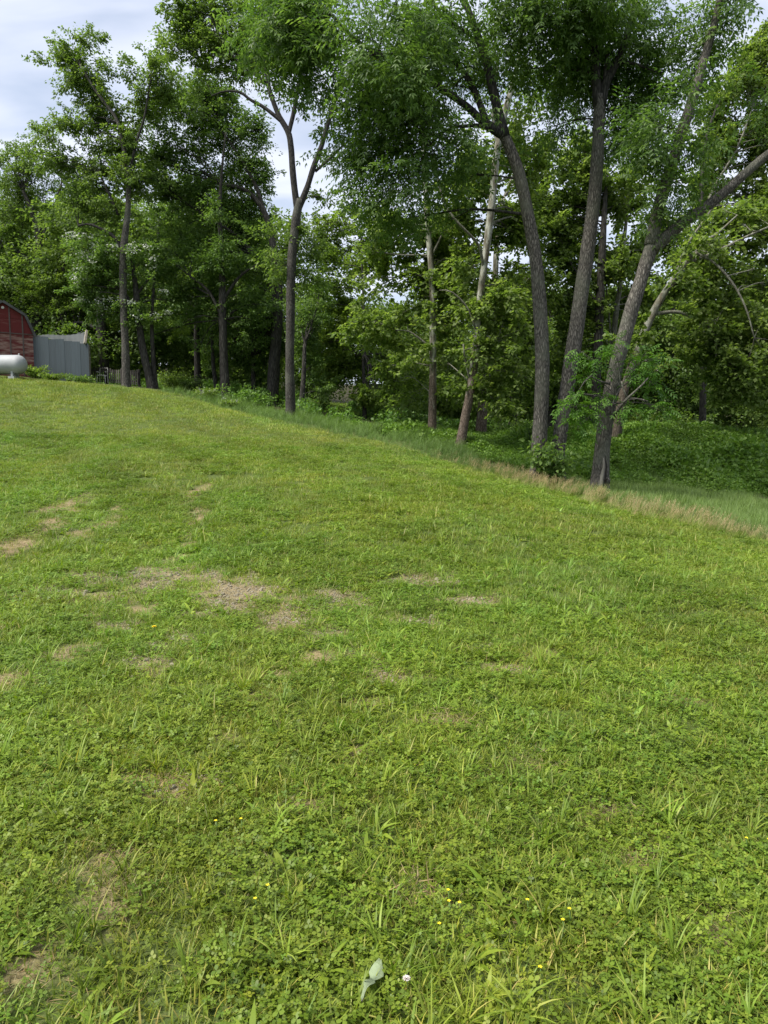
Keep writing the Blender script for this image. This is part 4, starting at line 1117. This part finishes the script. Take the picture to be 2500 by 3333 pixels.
tree('sycamore_tree', 'thin white-barked sycamore seen just left of the leaning dark trunk', 32,
     [(1983, 1410, 22), (1988, 1250, 18), (1996, 1120, 17), (2005, 1020, 16), (2018, 930, 14), (2030, 800, 12), (2042, 680, 9), (2050, 560, 6)],
     [[(1990, 1180, 7), (1985, 1060, 6), (1975, 950, 5), (1960, 860, 3)]],
     [(2060, 1000, 50, 65), (2050, 620, 60, 70), (2060, 820, 50, 70), (1960, 1080, 40, 50), (2030, 1150, 30, 40), (2120, 560, 60, 60)],
     'syc', 'leaf_syc', 'bark_pale', limb_bark='bark_pale', dens=.9)
tree('sycamore_tree', 'sycamore leaning far right behind the scarred tree, with drooping pale boughs', 26.2,
     [(1995, 1450, 38), (2030, 1280, 28), (2075, 1140, 26), (2120, 1030, 24), (2165, 950, 21), (2220, 870, 17), (2280, 800, 12), (2340, 755, 7), (2400, 700, 4)],
     [[(2132, 1022, 13), (2175, 1016, 12), (2220, 1018, 11), (2265, 1040, 9), (2310, 1068, 6), (2340, 1110, 4)],
      [(2225, 862, 16), (2290, 838, 12), (2350, 810, 10), (2430, 770, 7), (2510, 735, 5)],
      [(2200, 895, 10), (2235, 800, 9), (2290, 720, 7), (2330, 660, 5)],
      [(2260, 820, 9), (2330, 860, 8, -.5), (2390, 930, 7, -.8), (2430, 1010, 5, -1), (2455, 1100, 4, -1)]],
     [(2350, 950, 105, 85), (2440, 880, 90, 100, .5), (2330, 1120, 95, 65, -.5), (2430, 1100, 90, 90, -.8), (2400, 1220, 85, 55, -1), (2470, 1290, 60, 55, -1), (2300, 790, 80, 70, .5), (2245, 1170, 50, 40, -.5), (2480, 1010, 60, 70, 0), (2210, 900, 45, 40, -1.8), (2150, 1000, 30, 40, -1.8), (2270, 1040, 50, 30, -1.6), (2310, 800, 50, 40, -1.8), (2080, 1120, 25, 40, -1.8), (2400, 740, 80, 60, 0), (2540, 1180, 80, 100, -.5)],
     'syc', 'leaf_syc', 'bark_syc_dull', limb_bark='bark_pale', dens=1.0)
tree('sycamore_tree', 'tall airy sycamore filling the top right corner of the wood', 35,
     [(2290, 1420, 24), (2288, 1200, 20), (2284, 1000, 18), (2282, 800, 16), (2284, 600, 13), (2300, 450, 10), (2340, 330, 7)],
     [[(2284, 700, 9), (2330, 600, 7), (2400, 480, 6), (2450, 350, 4)]],
     [(2400, 300, 85, 95), (2470, 190, 60, 70), (2440, 450, 85, 100), (2350, 530, 60, 70), (2400, 640, 90, 80), (2480, 680, 65, 80), (2310, 650, 50, 60), (2220, 900, 60, 70), (2500, 540, 60, 90), (2330, 400, 50, 60), (2180, 760, 60, 60), (2540, 350, 70, 120)],
     'syc', 'leaf_syc', 'bark_far', limb_bark='bark_pale', dens=.9)
tree('young_tree', 'slender young tree with light green leaves beside the gap to the far meadow', 40,
     [(1187, 1378, 16), (1186, 1300, 12), (1183, 1180, 10), (1185, 1050, 8), (1180, 900, 6), (1175, 760, 4)],
     [],
     [(1085, 770, 65, 75, 2), (1190, 720, 65, 55), (1110, 920, 80, 75), (1220, 850, 70, 80), (1090, 1070, 65, 75, 1), (1190, 1030, 70, 70), (1140, 1180, 75, 50), (1250, 1190, 60, 60, 1), (1080, 1180, 40, 50, 1), (1200, 1290, 60, 22, -1)],
     'syc', 'leaf_lime', 'bark_far', dens=.95, sides=8)

# --- the forked tree in the middle and the trees to its left
tree('forked_tree', 'tall bare-trunked tree forking against the sky left of centre', 33,
     [(949, 1385, 48), (946, 1340, 34), (943, 1200, 29), (945, 1050, 28), (947, 900, 28), (955, 790, 28), (966, 700, 27), (976, 650, 25)],
     [[(968, 690, 20), (955, 580, 20), (947, 480, 19), (938, 430, 18), (905, 370, 15), (880, 300, 13), (865, 230, 10), (850, 120, 8), (845, 0, 6)],
      [(938, 440, 14), (955, 370, 13), (972, 280, 12), (985, 200, 10), (1000, 80, 8), (1010, -20, 6)],
      [(972, 680, 20), (1000, 610, 18), (1020, 545, 17), (1045, 480, 15), (1065, 410, 14), (1090, 330, 12), (1110, 260, 9)],
      [(1026, 558, 9), (1075, 515, 8), (1115, 475, 6), (1145, 450, 4)],
      [(925, 402, 12), (860, 350, 11), (815, 325, 9), (780, 300, 8), (730, 298, 6), (690, 312, 4)],
      [(872, 270, 9), (825, 240, 8), (775, 200, 7), (720, 130, 5)]],
     [(610, 60, 65, 55), (690, 35, 80, 60), (625, 165, 60, 55), (700, 150, 70, 60), (780, 80, 80, 70), (880, 50, 100, 70), (770, 235, 55, 40), (840, 190, 65, 55), (900, 240, 55, 55), (562, 180, 28, 30), (975, 110, 80, 80), (1070, 380, 32, 55), (950, 745, 60, 45), (1010, 800, 55, 60), (905, 860, 50, 50), (965, 900, 50, 50), (870, 790, 55, 45), (1085, 540, 22, 22), (650, 270, 40, 25), (580, 110, 35, 35), (960, 300, 30, 40), (1000, 900, 50, 60), (1060, 640, 20, 16)],
     'oak', 'leaf_oak', 'bark_fork', limb_bark='bark_limb', sides=16, dens=1.0)
tree('oak_tree', 'tall open-crowned tree standing at the right end of the picket fence', 38,
     [(411, 1272, 36), (410, 1240, 28), (408, 1130, 24), (402, 980, 23), (400, 880, 23), (405, 790, 22), (415, 700, 18), (418, 640, 16), (415, 560, 14), (400, 470, 12), (380, 390, 10), (330, 320, 9), (295, 270, 7), (260, 210, 5)],
     [[(400, 812, 13), (370, 770, 11), (330, 745, 9), (290, 730, 7), (255, 735, 6)], [(385, 700, 9), (360, 640, 7), (340, 600, 6), (325, 560, 4)], [(416, 600, 9), (440, 480, 8), (470, 380, 6), (490, 260, 4)]],
     [(250, 185, 60, 42), (180, 215, 36, 30), (300, 150, 40, 34), (310, 255, 55, 50), (230, 265, 50, 40), (335, 345, 60, 50), (270, 410, 80, 30), (400, 440, 60, 60), (480, 290, 50, 60), (495, 195, 34, 32), (412, 225, 18, 30), (320, 520, 90, 65), (440, 560, 75, 70), (250, 620, 70, 55), (340, 680, 80, 38), (200, 510, 60, 40), (550, 270, 50, 50), (160, 440, 45, 25), (280, 130, 20, 20), (520, 150, 14, 26)],
     'oak', 'leaf_oak', 'bark_grey', limb_bark='bark_limb', dens=.95)
tree('broad_tree', 'broad leafy tree rising behind the red barn at the left edge', 50,
     [(118, 1215, 44), (122, 1050, 38), (120, 900, 34), (130, 780, 26), (105, 690, 16), (75, 620, 9)],
     [[(128, 800, 16), (170, 700, 12), (200, 600, 8)], [(122, 870, 14), (60, 820, 11), (0, 800, 7)]],
     [(30, 520, 60, 45), (110, 475, 60, 40), (40, 640, 85, 70), (150, 590, 80, 70), (60, 760, 95, 70), (180, 720, 75, 70), (90, 870, 105, 60), (210, 850, 85, 60), (0, 900, 80, 70), (30, 950, 60, 30)],
     'oak', 'leaf_oak', 'bark_far', dens=.6)
def blossoms(T, cents, Y, SK):
    C_ = np.vstack(cents); C_ = C_[(rng.uniform(0, 1, len(C_)) < .42)]
    N = len(C_) * 26
    c_ = np.repeat(C_, 26, 0) + [0, -.12, .16] + rng.normal(size=(N, 3)) * [.17, .15, .08]
    L = rng.uniform(.08, .13, N)
    A = Acc(); A.add(*leaves_np(c_, nrm(rng.normal(size=(N, 3))), nrm(rng.normal(size=(N, 3)) + [0, -.4, 1]), L, L * .9, .1, rng.uniform(0, 1, N)))
    link('blossom', A.me('blossom'), M['blossom'], T, 'stuff')
tree('flowering_tree', 'tree with clusters of white blossom and a trunk leaning left by the fence end', 38.6,
     [(495, 1280, 34), (486, 1230, 25), (472, 1170, 24), (458, 1090, 22), (448, 1000, 20), (440, 920, 16), (430, 850, 10)],
     [[(452, 1020, 12), (400, 950, 9), (340, 900, 6)], [(445, 960, 10), (490, 900, 7), (520, 860, 4)]],
     [(330, 830, 60, 50, .6), (270, 800, 50, 45, .6), (375, 900, 70, 55, 1), (280, 900, 60, 50, .6), (460, 860, 60, 50, .6), (430, 1020, 55, 38, .8), (330, 980, 60, 40, 1), (500, 960, 60, 60, .6), (520, 1060, 50, 40, .6)],
     'oak', 'leaf_mid', 'bark_far', extra=blossoms, push=-.8, dens=.75)
tree('slim_tree', 'thin dark tree beside the foot of the white-blossomed tree', 38.9,
     [(510, 1280, 20), (503, 1220, 15), (497, 1130, 13), (494, 1040, 11), (500, 950, 8), (505, 860, 5)], [],
     [(530, 890, 45, 50, .5), (560, 980, 45, 50, .8)], 'oak', 'leaf_mid', 'bark_far', sides=8)
tree('shade_tree', 'dark-trunked tree standing behind the picket fence', 48,
     [(342, 1235, 38), (336, 1150, 31), (328, 1050, 28), (325, 950, 24), (330, 800, 15)], [[(328, 1080, 12), (270, 1050, 9), (210, 1060, 6)]],
     [(240, 970, 80, 45), (330, 1060, 55, 30), (180, 1000, 70, 40), (220, 1060, 55, 28), (400, 1100, 60, 40), (150, 930, 70, 40)], 'oak', 'leaf_lime', 'bark_far', dens=.8)
tree('spreading_tree', 'big spreading tree with thick shaded trunk just left of the forked tree', 41,
     [(886, 1372, 58), (886, 1320, 43), (892, 1200, 37), (900, 1080, 34), (905, 950, 30), (890, 800, 24), (860, 690, 18), (800, 620, 14), (720, 600, 9)],
     [[(900, 1000, 18), (850, 860, 14), (760, 760, 10), (660, 700, 6)], [(870, 720, 14), (830, 600, 11), (760, 480, 8), (700, 400, 5)]],
     [(560, 420, 95, 85), (680, 390, 95, 85), (775, 460, 80, 85), (620, 550, 110, 90), (755, 610, 100, 90), (835, 560, 48, 65), (560, 690, 100, 90), (700, 750, 100, 80), (815, 710, 70, 80), (640, 300, 65, 48), (735, 325, 60, 48), (520, 560, 60, 60), (850, 420, 25, 35), (810, 800, 60, 60), (600, 800, 70, 60), (850, 960, 55, 65, 1), (860, 1090, 50, 60, 1.5), (830, 1200, 50, 50, 2), (930, 1120, 40, 60, 2), (700, 1180, 60, 40, 2), (780, 1160, 50, 40, 1.5)],
     'oak', 'leaf_mid', 'bark_far', dens=.85, gap=-.4)
tree('shade_tree', 'dark tree with a straight trunk and low leafy boughs above the white-flowered bush', 39.5,
     [(740, 1325, 44), (735, 1290, 31), (728, 1150, 26), (724, 1000, 24), (722, 850, 18), (715, 700, 12), (722, 560, 8), (735, 430, 4)],
     [[(726, 1040, 12), (680, 950, 9), (620, 900, 6)], [(724, 980, 12), (780, 900, 9), (840, 860, 6)]],
     [(560, 860, 90, 75), (680, 890, 100, 80), (790, 890, 80, 70), (620, 1010, 100, 65), (740, 1030, 90, 55), (845, 1010, 55, 65), (560, 1090, 65, 40), (820, 1120, 50, 40), (670, 1120, 50, 30), (722, 800, 40, 50, -1.5), (715, 690, 40, 40, -1.5)],
     'oak', 'leaf_mid', 'bark_far', dens=.85, gap=-.4)
tree('shade_tree', 'slim dark-trunked tree deep in shade left of the low-boughed tree', 43,
     [(646, 1290, 26), (643, 1200, 21), (640, 1100, 18), (642, 980, 14)], [], [(640, 960, 70, 60, 1), (560, 1010, 60, 60, 2)], 'oak', 'leaf_lime', 'bark_far', dens=.8, sides=8)
tree('slim_tree', 'slim slanting trunk in shade between two darker trunks left of the forked tree', 42,
     [(708, 1310, 18), (702, 1250, 14), (694, 1180, 12), (690, 1080, 9)], [], [(690, 1040, 45, 40, 1)], 'oak', 'leaf_mid', 'bark_far', sides=8)
tree('slim_tree', 'narrow shaded trunk directly right of the forked tree', 38,
     [(978, 1365, 24), (982, 1310, 18), (988, 1230, 15), (992, 1120, 11)], [], [(1000, 1100, 50, 60, .5), (1020, 1000, 50, 60, .5), (1010, 1200, 50, 45, .5), (1050, 1270, 34, 40, .3)], 'oak', 'leaf_mid', 'bark_far', sides=8, gap=-.6)
tree('slim_tree', 'narrow shaded trunk left of the thick trunk beside the forked tree', 43,
     [(826, 1350, 24), (825, 1300, 17), (824, 1200, 14), (822, 1100, 10)], [], [(822, 1080, 60, 60, .8)], 'oak', 'leaf_mid', 'bark_far', sides=8, gap=-.6)

# --- indistinct trees deeper in the wood
gl = 'leafy tree deep in the shaded wood, merging with its neighbours'
r2 = np.random.default_rng(5)
back = []
for u in np.arange(-150, 2750, 128):
    back.append((u + r2.uniform(-35, 35), r2.uniform(49, 56), 'leaf_back'))
for u in np.arange(-100, 2700, 140):
    back.append((u + r2.uniform(-40, 40), r2.uniform(62, 72), 'leaf_lime' if r2.uniform() < .4 else 'leaf_back'))
for u, Y, lf in back:
    if u < 60: continue
    if 1050 < u < 1160 and Y < 60: continue          # the gap to the far meadow
    top = np.interp(u, [-100, 200, 500, 850, 960, 1100, 1300, 1700, 2100, 2500, 2700], [600, 640, 620, 660, 860, 960, 950, 940, 930, 860, 800]) + r2.uniform(-50, 50) + (60 if Y > 60 else 0)
    bot = np.interp(u, [-100, 300, 600, 1000, 1300, 1800, 2500], [1180, 1210, 1260, 1310, 1370, 1410, 1440]) + (30 if Y > 60 else -20)
    gv = 1300
    bl_ = []
    for vv in np.arange(top + 60, bot, 105):
        fr = (vv - top) / (bot - top)
        if 1020 < u < 1190 and vv > 1240: continue
        wdt = 85 + 45 * math.sin(fr * 2.6)
        bl_.append((u + r2.uniform(-45, 45), vv, wdt * 52 / Y * 1.15, 66, r2.uniform(-2, 2)))
    tree('wood_tree', gl, Y, [(u, 1400, 34 * 45 / Y), (u + 4, 1250, 26 * 45 / Y), (u + r2.uniform(-20, 20), 1000, 18 * 45 / Y), (u + r2.uniform(-30, 30), top + 60, 7)], [],
         bl_, 'back', lf, 'bark_far', group='indistinct trees deeper in the wood', sides=8, gap=-.75, twigs=2, sub=False, depth=1.1)

# ------------------------------------------------------------------ bushes
def bush(name, label, u, v, Y, rpx, hpx, leaf, nl=700, L=(.07, .13), cat='bush', stems=7, flower=0, round_=1.0):
    c_ = P(u, v, Y); gz = G(c_[0], c_[1]); rr = rpx * Y / F; hh = hpx * Y / F
    T = thing(name, label, cat, (c_[0], c_[1], gz))
    base = np.array([c_[0], c_[1], gz])
    mb = MB()
    tips = []
    for k in range(stems):
        a = rng.uniform(0, 6.28); d = np.array([math.cos(a) * rr, math.sin(a) * rr * .8, hh * rng.uniform(.6, 1)]) * rng.uniform(.6, .95)
        ln = catmull(np.array([[*base - [0, 0, .1], .02], [*(base + d * [.35, .35, .6]), .014], [*(base + d), .006]]), 6)
        mb.tube(ln[:, :3], ln[:, 3], 5, 0, False); tips += [ln[i, :3] for i in (2, 3, 4, 5)]
    mb.build('stems', M['bark_far'], T, 'stuff')
    tips = np.array(tips)
    c2 = tips[rng.integers(0, len(tips), nl)]
    o_ = nrm(rng.normal(size=(nl, 3))) * rng.uniform(.1, 1, (nl, 1)) ** .5 * np.array([rr * .45, rr * .45, hh * .25])
    p = c2 + o_; p[:, 2] = np.maximum(p[:, 2], gz + .03)
    Ls = rng.uniform(*L, nl)
    A = Acc(); A.add(*leaves_np(p, nrm(o_ / max(rr, .1) + rng.normal(size=(nl, 3)) * .4 + [0, 0, -.2]), nrm(rng.normal(size=(nl, 3)) * .5 + o_ + [0, 0, 1]), Ls, Ls * rng.uniform(.45, .7, nl), .16, rng.uniform(0, 1, nl)))
    link('foliage', A.me('foliage'), M[leaf], T, 'stuff')
    if flower:
        f = p[rng.integers(0, nl, flower)] + [0, -.05, .08]
        A = Acc(); k = np.repeat(f, 9, 0) + rng.normal(size=(flower * 9, 3)) * .035; LL = np.full(len(k), .035)
        A.add(*leaves_np(k, nrm(rng.normal(size=k.shape)), nrm(rng.normal(size=k.shape) + [0, 0, 1]), LL, LL, .1, rng.uniform(0, 1, len(k))))
        link('blossom', A.me('blossom'), M['blossom'], T, 'stuff')
    return T
bush('bush', 'dark green leafy bush crowding the foot of the close pair of trunks', 1800, 1560, 19.5, 72, 150, 'leaf_mid', 1000, (.10, .20), stems=12)
bush('bush', 'pale leafy bush with small white flowers at the mown edge under the dark trees', 672, 1312, 36.5, 48, 42, 'leaf_lime', 700, flower=26)
bush('bush', 'smaller pale bush just right of the white-flowered bush', 745, 1335, 34.6, 34, 34, 'leaf_lime', 420, flower=10)
bush('cedar_sapling', 'small feathery evergreen sapling in tall grass left of the slim sycamore', 1232, 1425, 29, 34, 46, 'leaf_mid', 900, (.03, .06), 'sapling', 5)
bush('cedar_sapling', 'small upright evergreen sapling just left of the close pair of trunks', 1728, 1500, 26.5, 26, 120, 'leaf_walnut', 900, (.03, .07), 'sapling', 5)
bush('vine_bush', 'bright green vine heap at the corner of the red barn', 118, 1216, 40.1, 40, 52, 'leaf_lime', 900, (.08, .16), stems=9)
bush('vine_bush', 'low vine sprawl against the middle of the metal lean-to wall', 175, 1222, 39.6, 46, 24, 'leaf_lime', 800, (.08, .15), stems=9)
bush('vine_bush', 'dark weeds at the right end of the metal lean-to wall', 275, 1234, 39.0, 44, 34, 'leaf_mid', 800, (.08, .15), stems=9)
bush('vine_bush', 'short dark weed against the right half of the lean-to wall', 225, 1222, 39.5, 14, 30, 'leaf_mid', 200, (.08, .14), stems=5)
for lab, u, v, Y, rp_, hp_, lf in [
    ('light green shrub in the opening right of the blossom tree', 560, 1275, 42, 60, 75, 'leaf_lime'),
    ('low shrub at the wood edge between the blossom tree and the dark trunks', 615, 1285, 41, 46, 50, 'leaf_oak'),
    ('tall light green shrub behind the opening right of the blossom tree', 590, 1262, 50, 80, 130, 'leaf_lime'),
    ('shaded shrub right of the forked tree at the edge of the meadow gap', 1035, 1355, 40, 36, 60, 'leaf_mid'),
    ('shaded shrub at the foot of the slim sycamore', 1330, 1420, 31, 70, 80, 'leaf_mid'),
    ('leafy shrub between the leaning-footed sycamore and the dark pair', 1660, 1430, 33, 60, 70, 'leaf_mid')]:
    bush('shrub', lab, u, v, Y, rp_, hp_, lf, 1100, (.10, .18), 'shrub', 10)

# ------------------------------------------------------------------ small things in the lawn
M['yellow'] = plain('yellow_petal', (0.75, 0.60, 0.02), .6, var=.12, scale=60)
M['petal'] = plain('white_clover_petal', (0.62, 0.56, 0.52), .7, var=.15, scale=60)
M['stem'] = plain('green_stem', (0.10, 0.17, 0.04), .6, var=.2, scale=30)
M['greyleaf'] = plain('grey_leaf_underside', (0.20, 0.25, 0.14), .75, var=.2, scale=25, bump=.3)
def flower(name, label, u, v, h, r, mat, petals, cat, group=None):
    c_ = ground_hit(u, v); d_ = c_[1]
    x0, y0 = c_[0], c_[1] - h * .3; z0 = G(x0, y0)
    T = thing(name, label, cat, (x0, y0, z0), group)
    MB().tube([(x0, y0, z0 - .01), (x0 + .004, y0, z0 + h * .6), (x0, y0 + .003, z0 + h)], .0018, 5).build('stem', M['stem'], T)
    a = np.linspace(0, 6.283, petals, endpoint=False) + rng.normal(0, .1, petals)
    rings = 3 if petals > 9 else 1
    A = Acc()
    for k in range(rings):
        el = .25 + .4 * k
        d = np.stack([np.cos(a + k * .2) * math.cos(el), np.sin(a + k * .2) * math.cos(el), np.full(petals, math.sin(el))], -1)
        p = np.tile([x0, y0, z0 + h], (petals, 1)) + d * r * .12
        A.add(*leaves_np(p, d, np.tile([0, 0, 1.0], (petals, 1)), np.full(petals, r * (1 - .18 * k)), np.full(petals, r * (.9 if petals < 9 else .42)), .15, np.ones(petals)))
    link('petals', A.me('petals'), mat, T)
    return T
flower('dandelion', 'yellow dandelion flower in the worn turf left of centre', 505, 2066, .07, .022, M['yellow'], 16, 'flower')
for u, v in [(1456, 2964), (1459, 3001), (1493, 3001), (1428, 3075), (707, 2713), (789, 2730), (876, 2945), (835, 2974), (2417, 2793), (2490, 2794), (1710, 3006), (1845, 3034), (1824, 3074), (1752, 3223)]:
    flower('buttercup', 'tiny yellow wildflower in the near grass', u, v, rng.uniform(.06, .09), .0066, M['yellow'], 5, 'flower', 'tiny yellow wildflowers in the near grass')
flower('clover_flower', 'single whitish clover head near the bottom edge beside the grey leaf', 1322, 3252, .06, .012, M['petal'], 14, 'flower')
# limp grey-green leaf near the bottom edge
a, b_ = ground_hit(1178, 3345), ground_hit(1238, 3228)
T = thing('fallen_leaf', 'limp grey-green leaf lying on the grass at the bottom edge', 'leaf', (a + b_) / 2)
k = 12; s_ = np.linspace(0, 1, k); mid = a[None] * (1 - s_[:, None]) + b_[None] * s_[:, None]
mid[:, 2] = G(mid[:, 0], mid[:, 1]) + .055 + .012 * np.sin(s_ * 7)
wd = np.array([.003, .003, .004, .010, .016, .013, .007, .012, .021, .019, .013, .003]); sdv = nrm(np.cross(b_ - a, [0, 0, 1.0]))
v = np.stack([mid - sdv * wd[:, None] + [0, 0, .008], mid, mid + sdv * (wd * rng.uniform(.8, 1.2, k))[:, None] + [0, 0, .006]], 1).reshape(-1, 3)
i_ = np.arange(k - 1)[:, None] * 3 + np.arange(2)[None]
mb = MB(); mb.add(v, np.stack([i_, i_ + 1, i_ + 4, i_ + 3], -1).reshape(-1, 4)); o = mb.build('leaf_blade', M['greyleaf'], T)
so = o.modifiers.new('thickness', 'SOLIDIFY'); so.thickness = .0008
MB().tube(mid + [0, 0, -.002], np.linspace(.0028, .001, k), 6).build('leaf_stalk', M['straw_stalk'] if 'straw_stalk' in M else M['palewood'], T)
print('crown tris', TRIS[0], 'total', sum(len(o.data.polygons) for o in S.objects if o.type == 'MESH'))
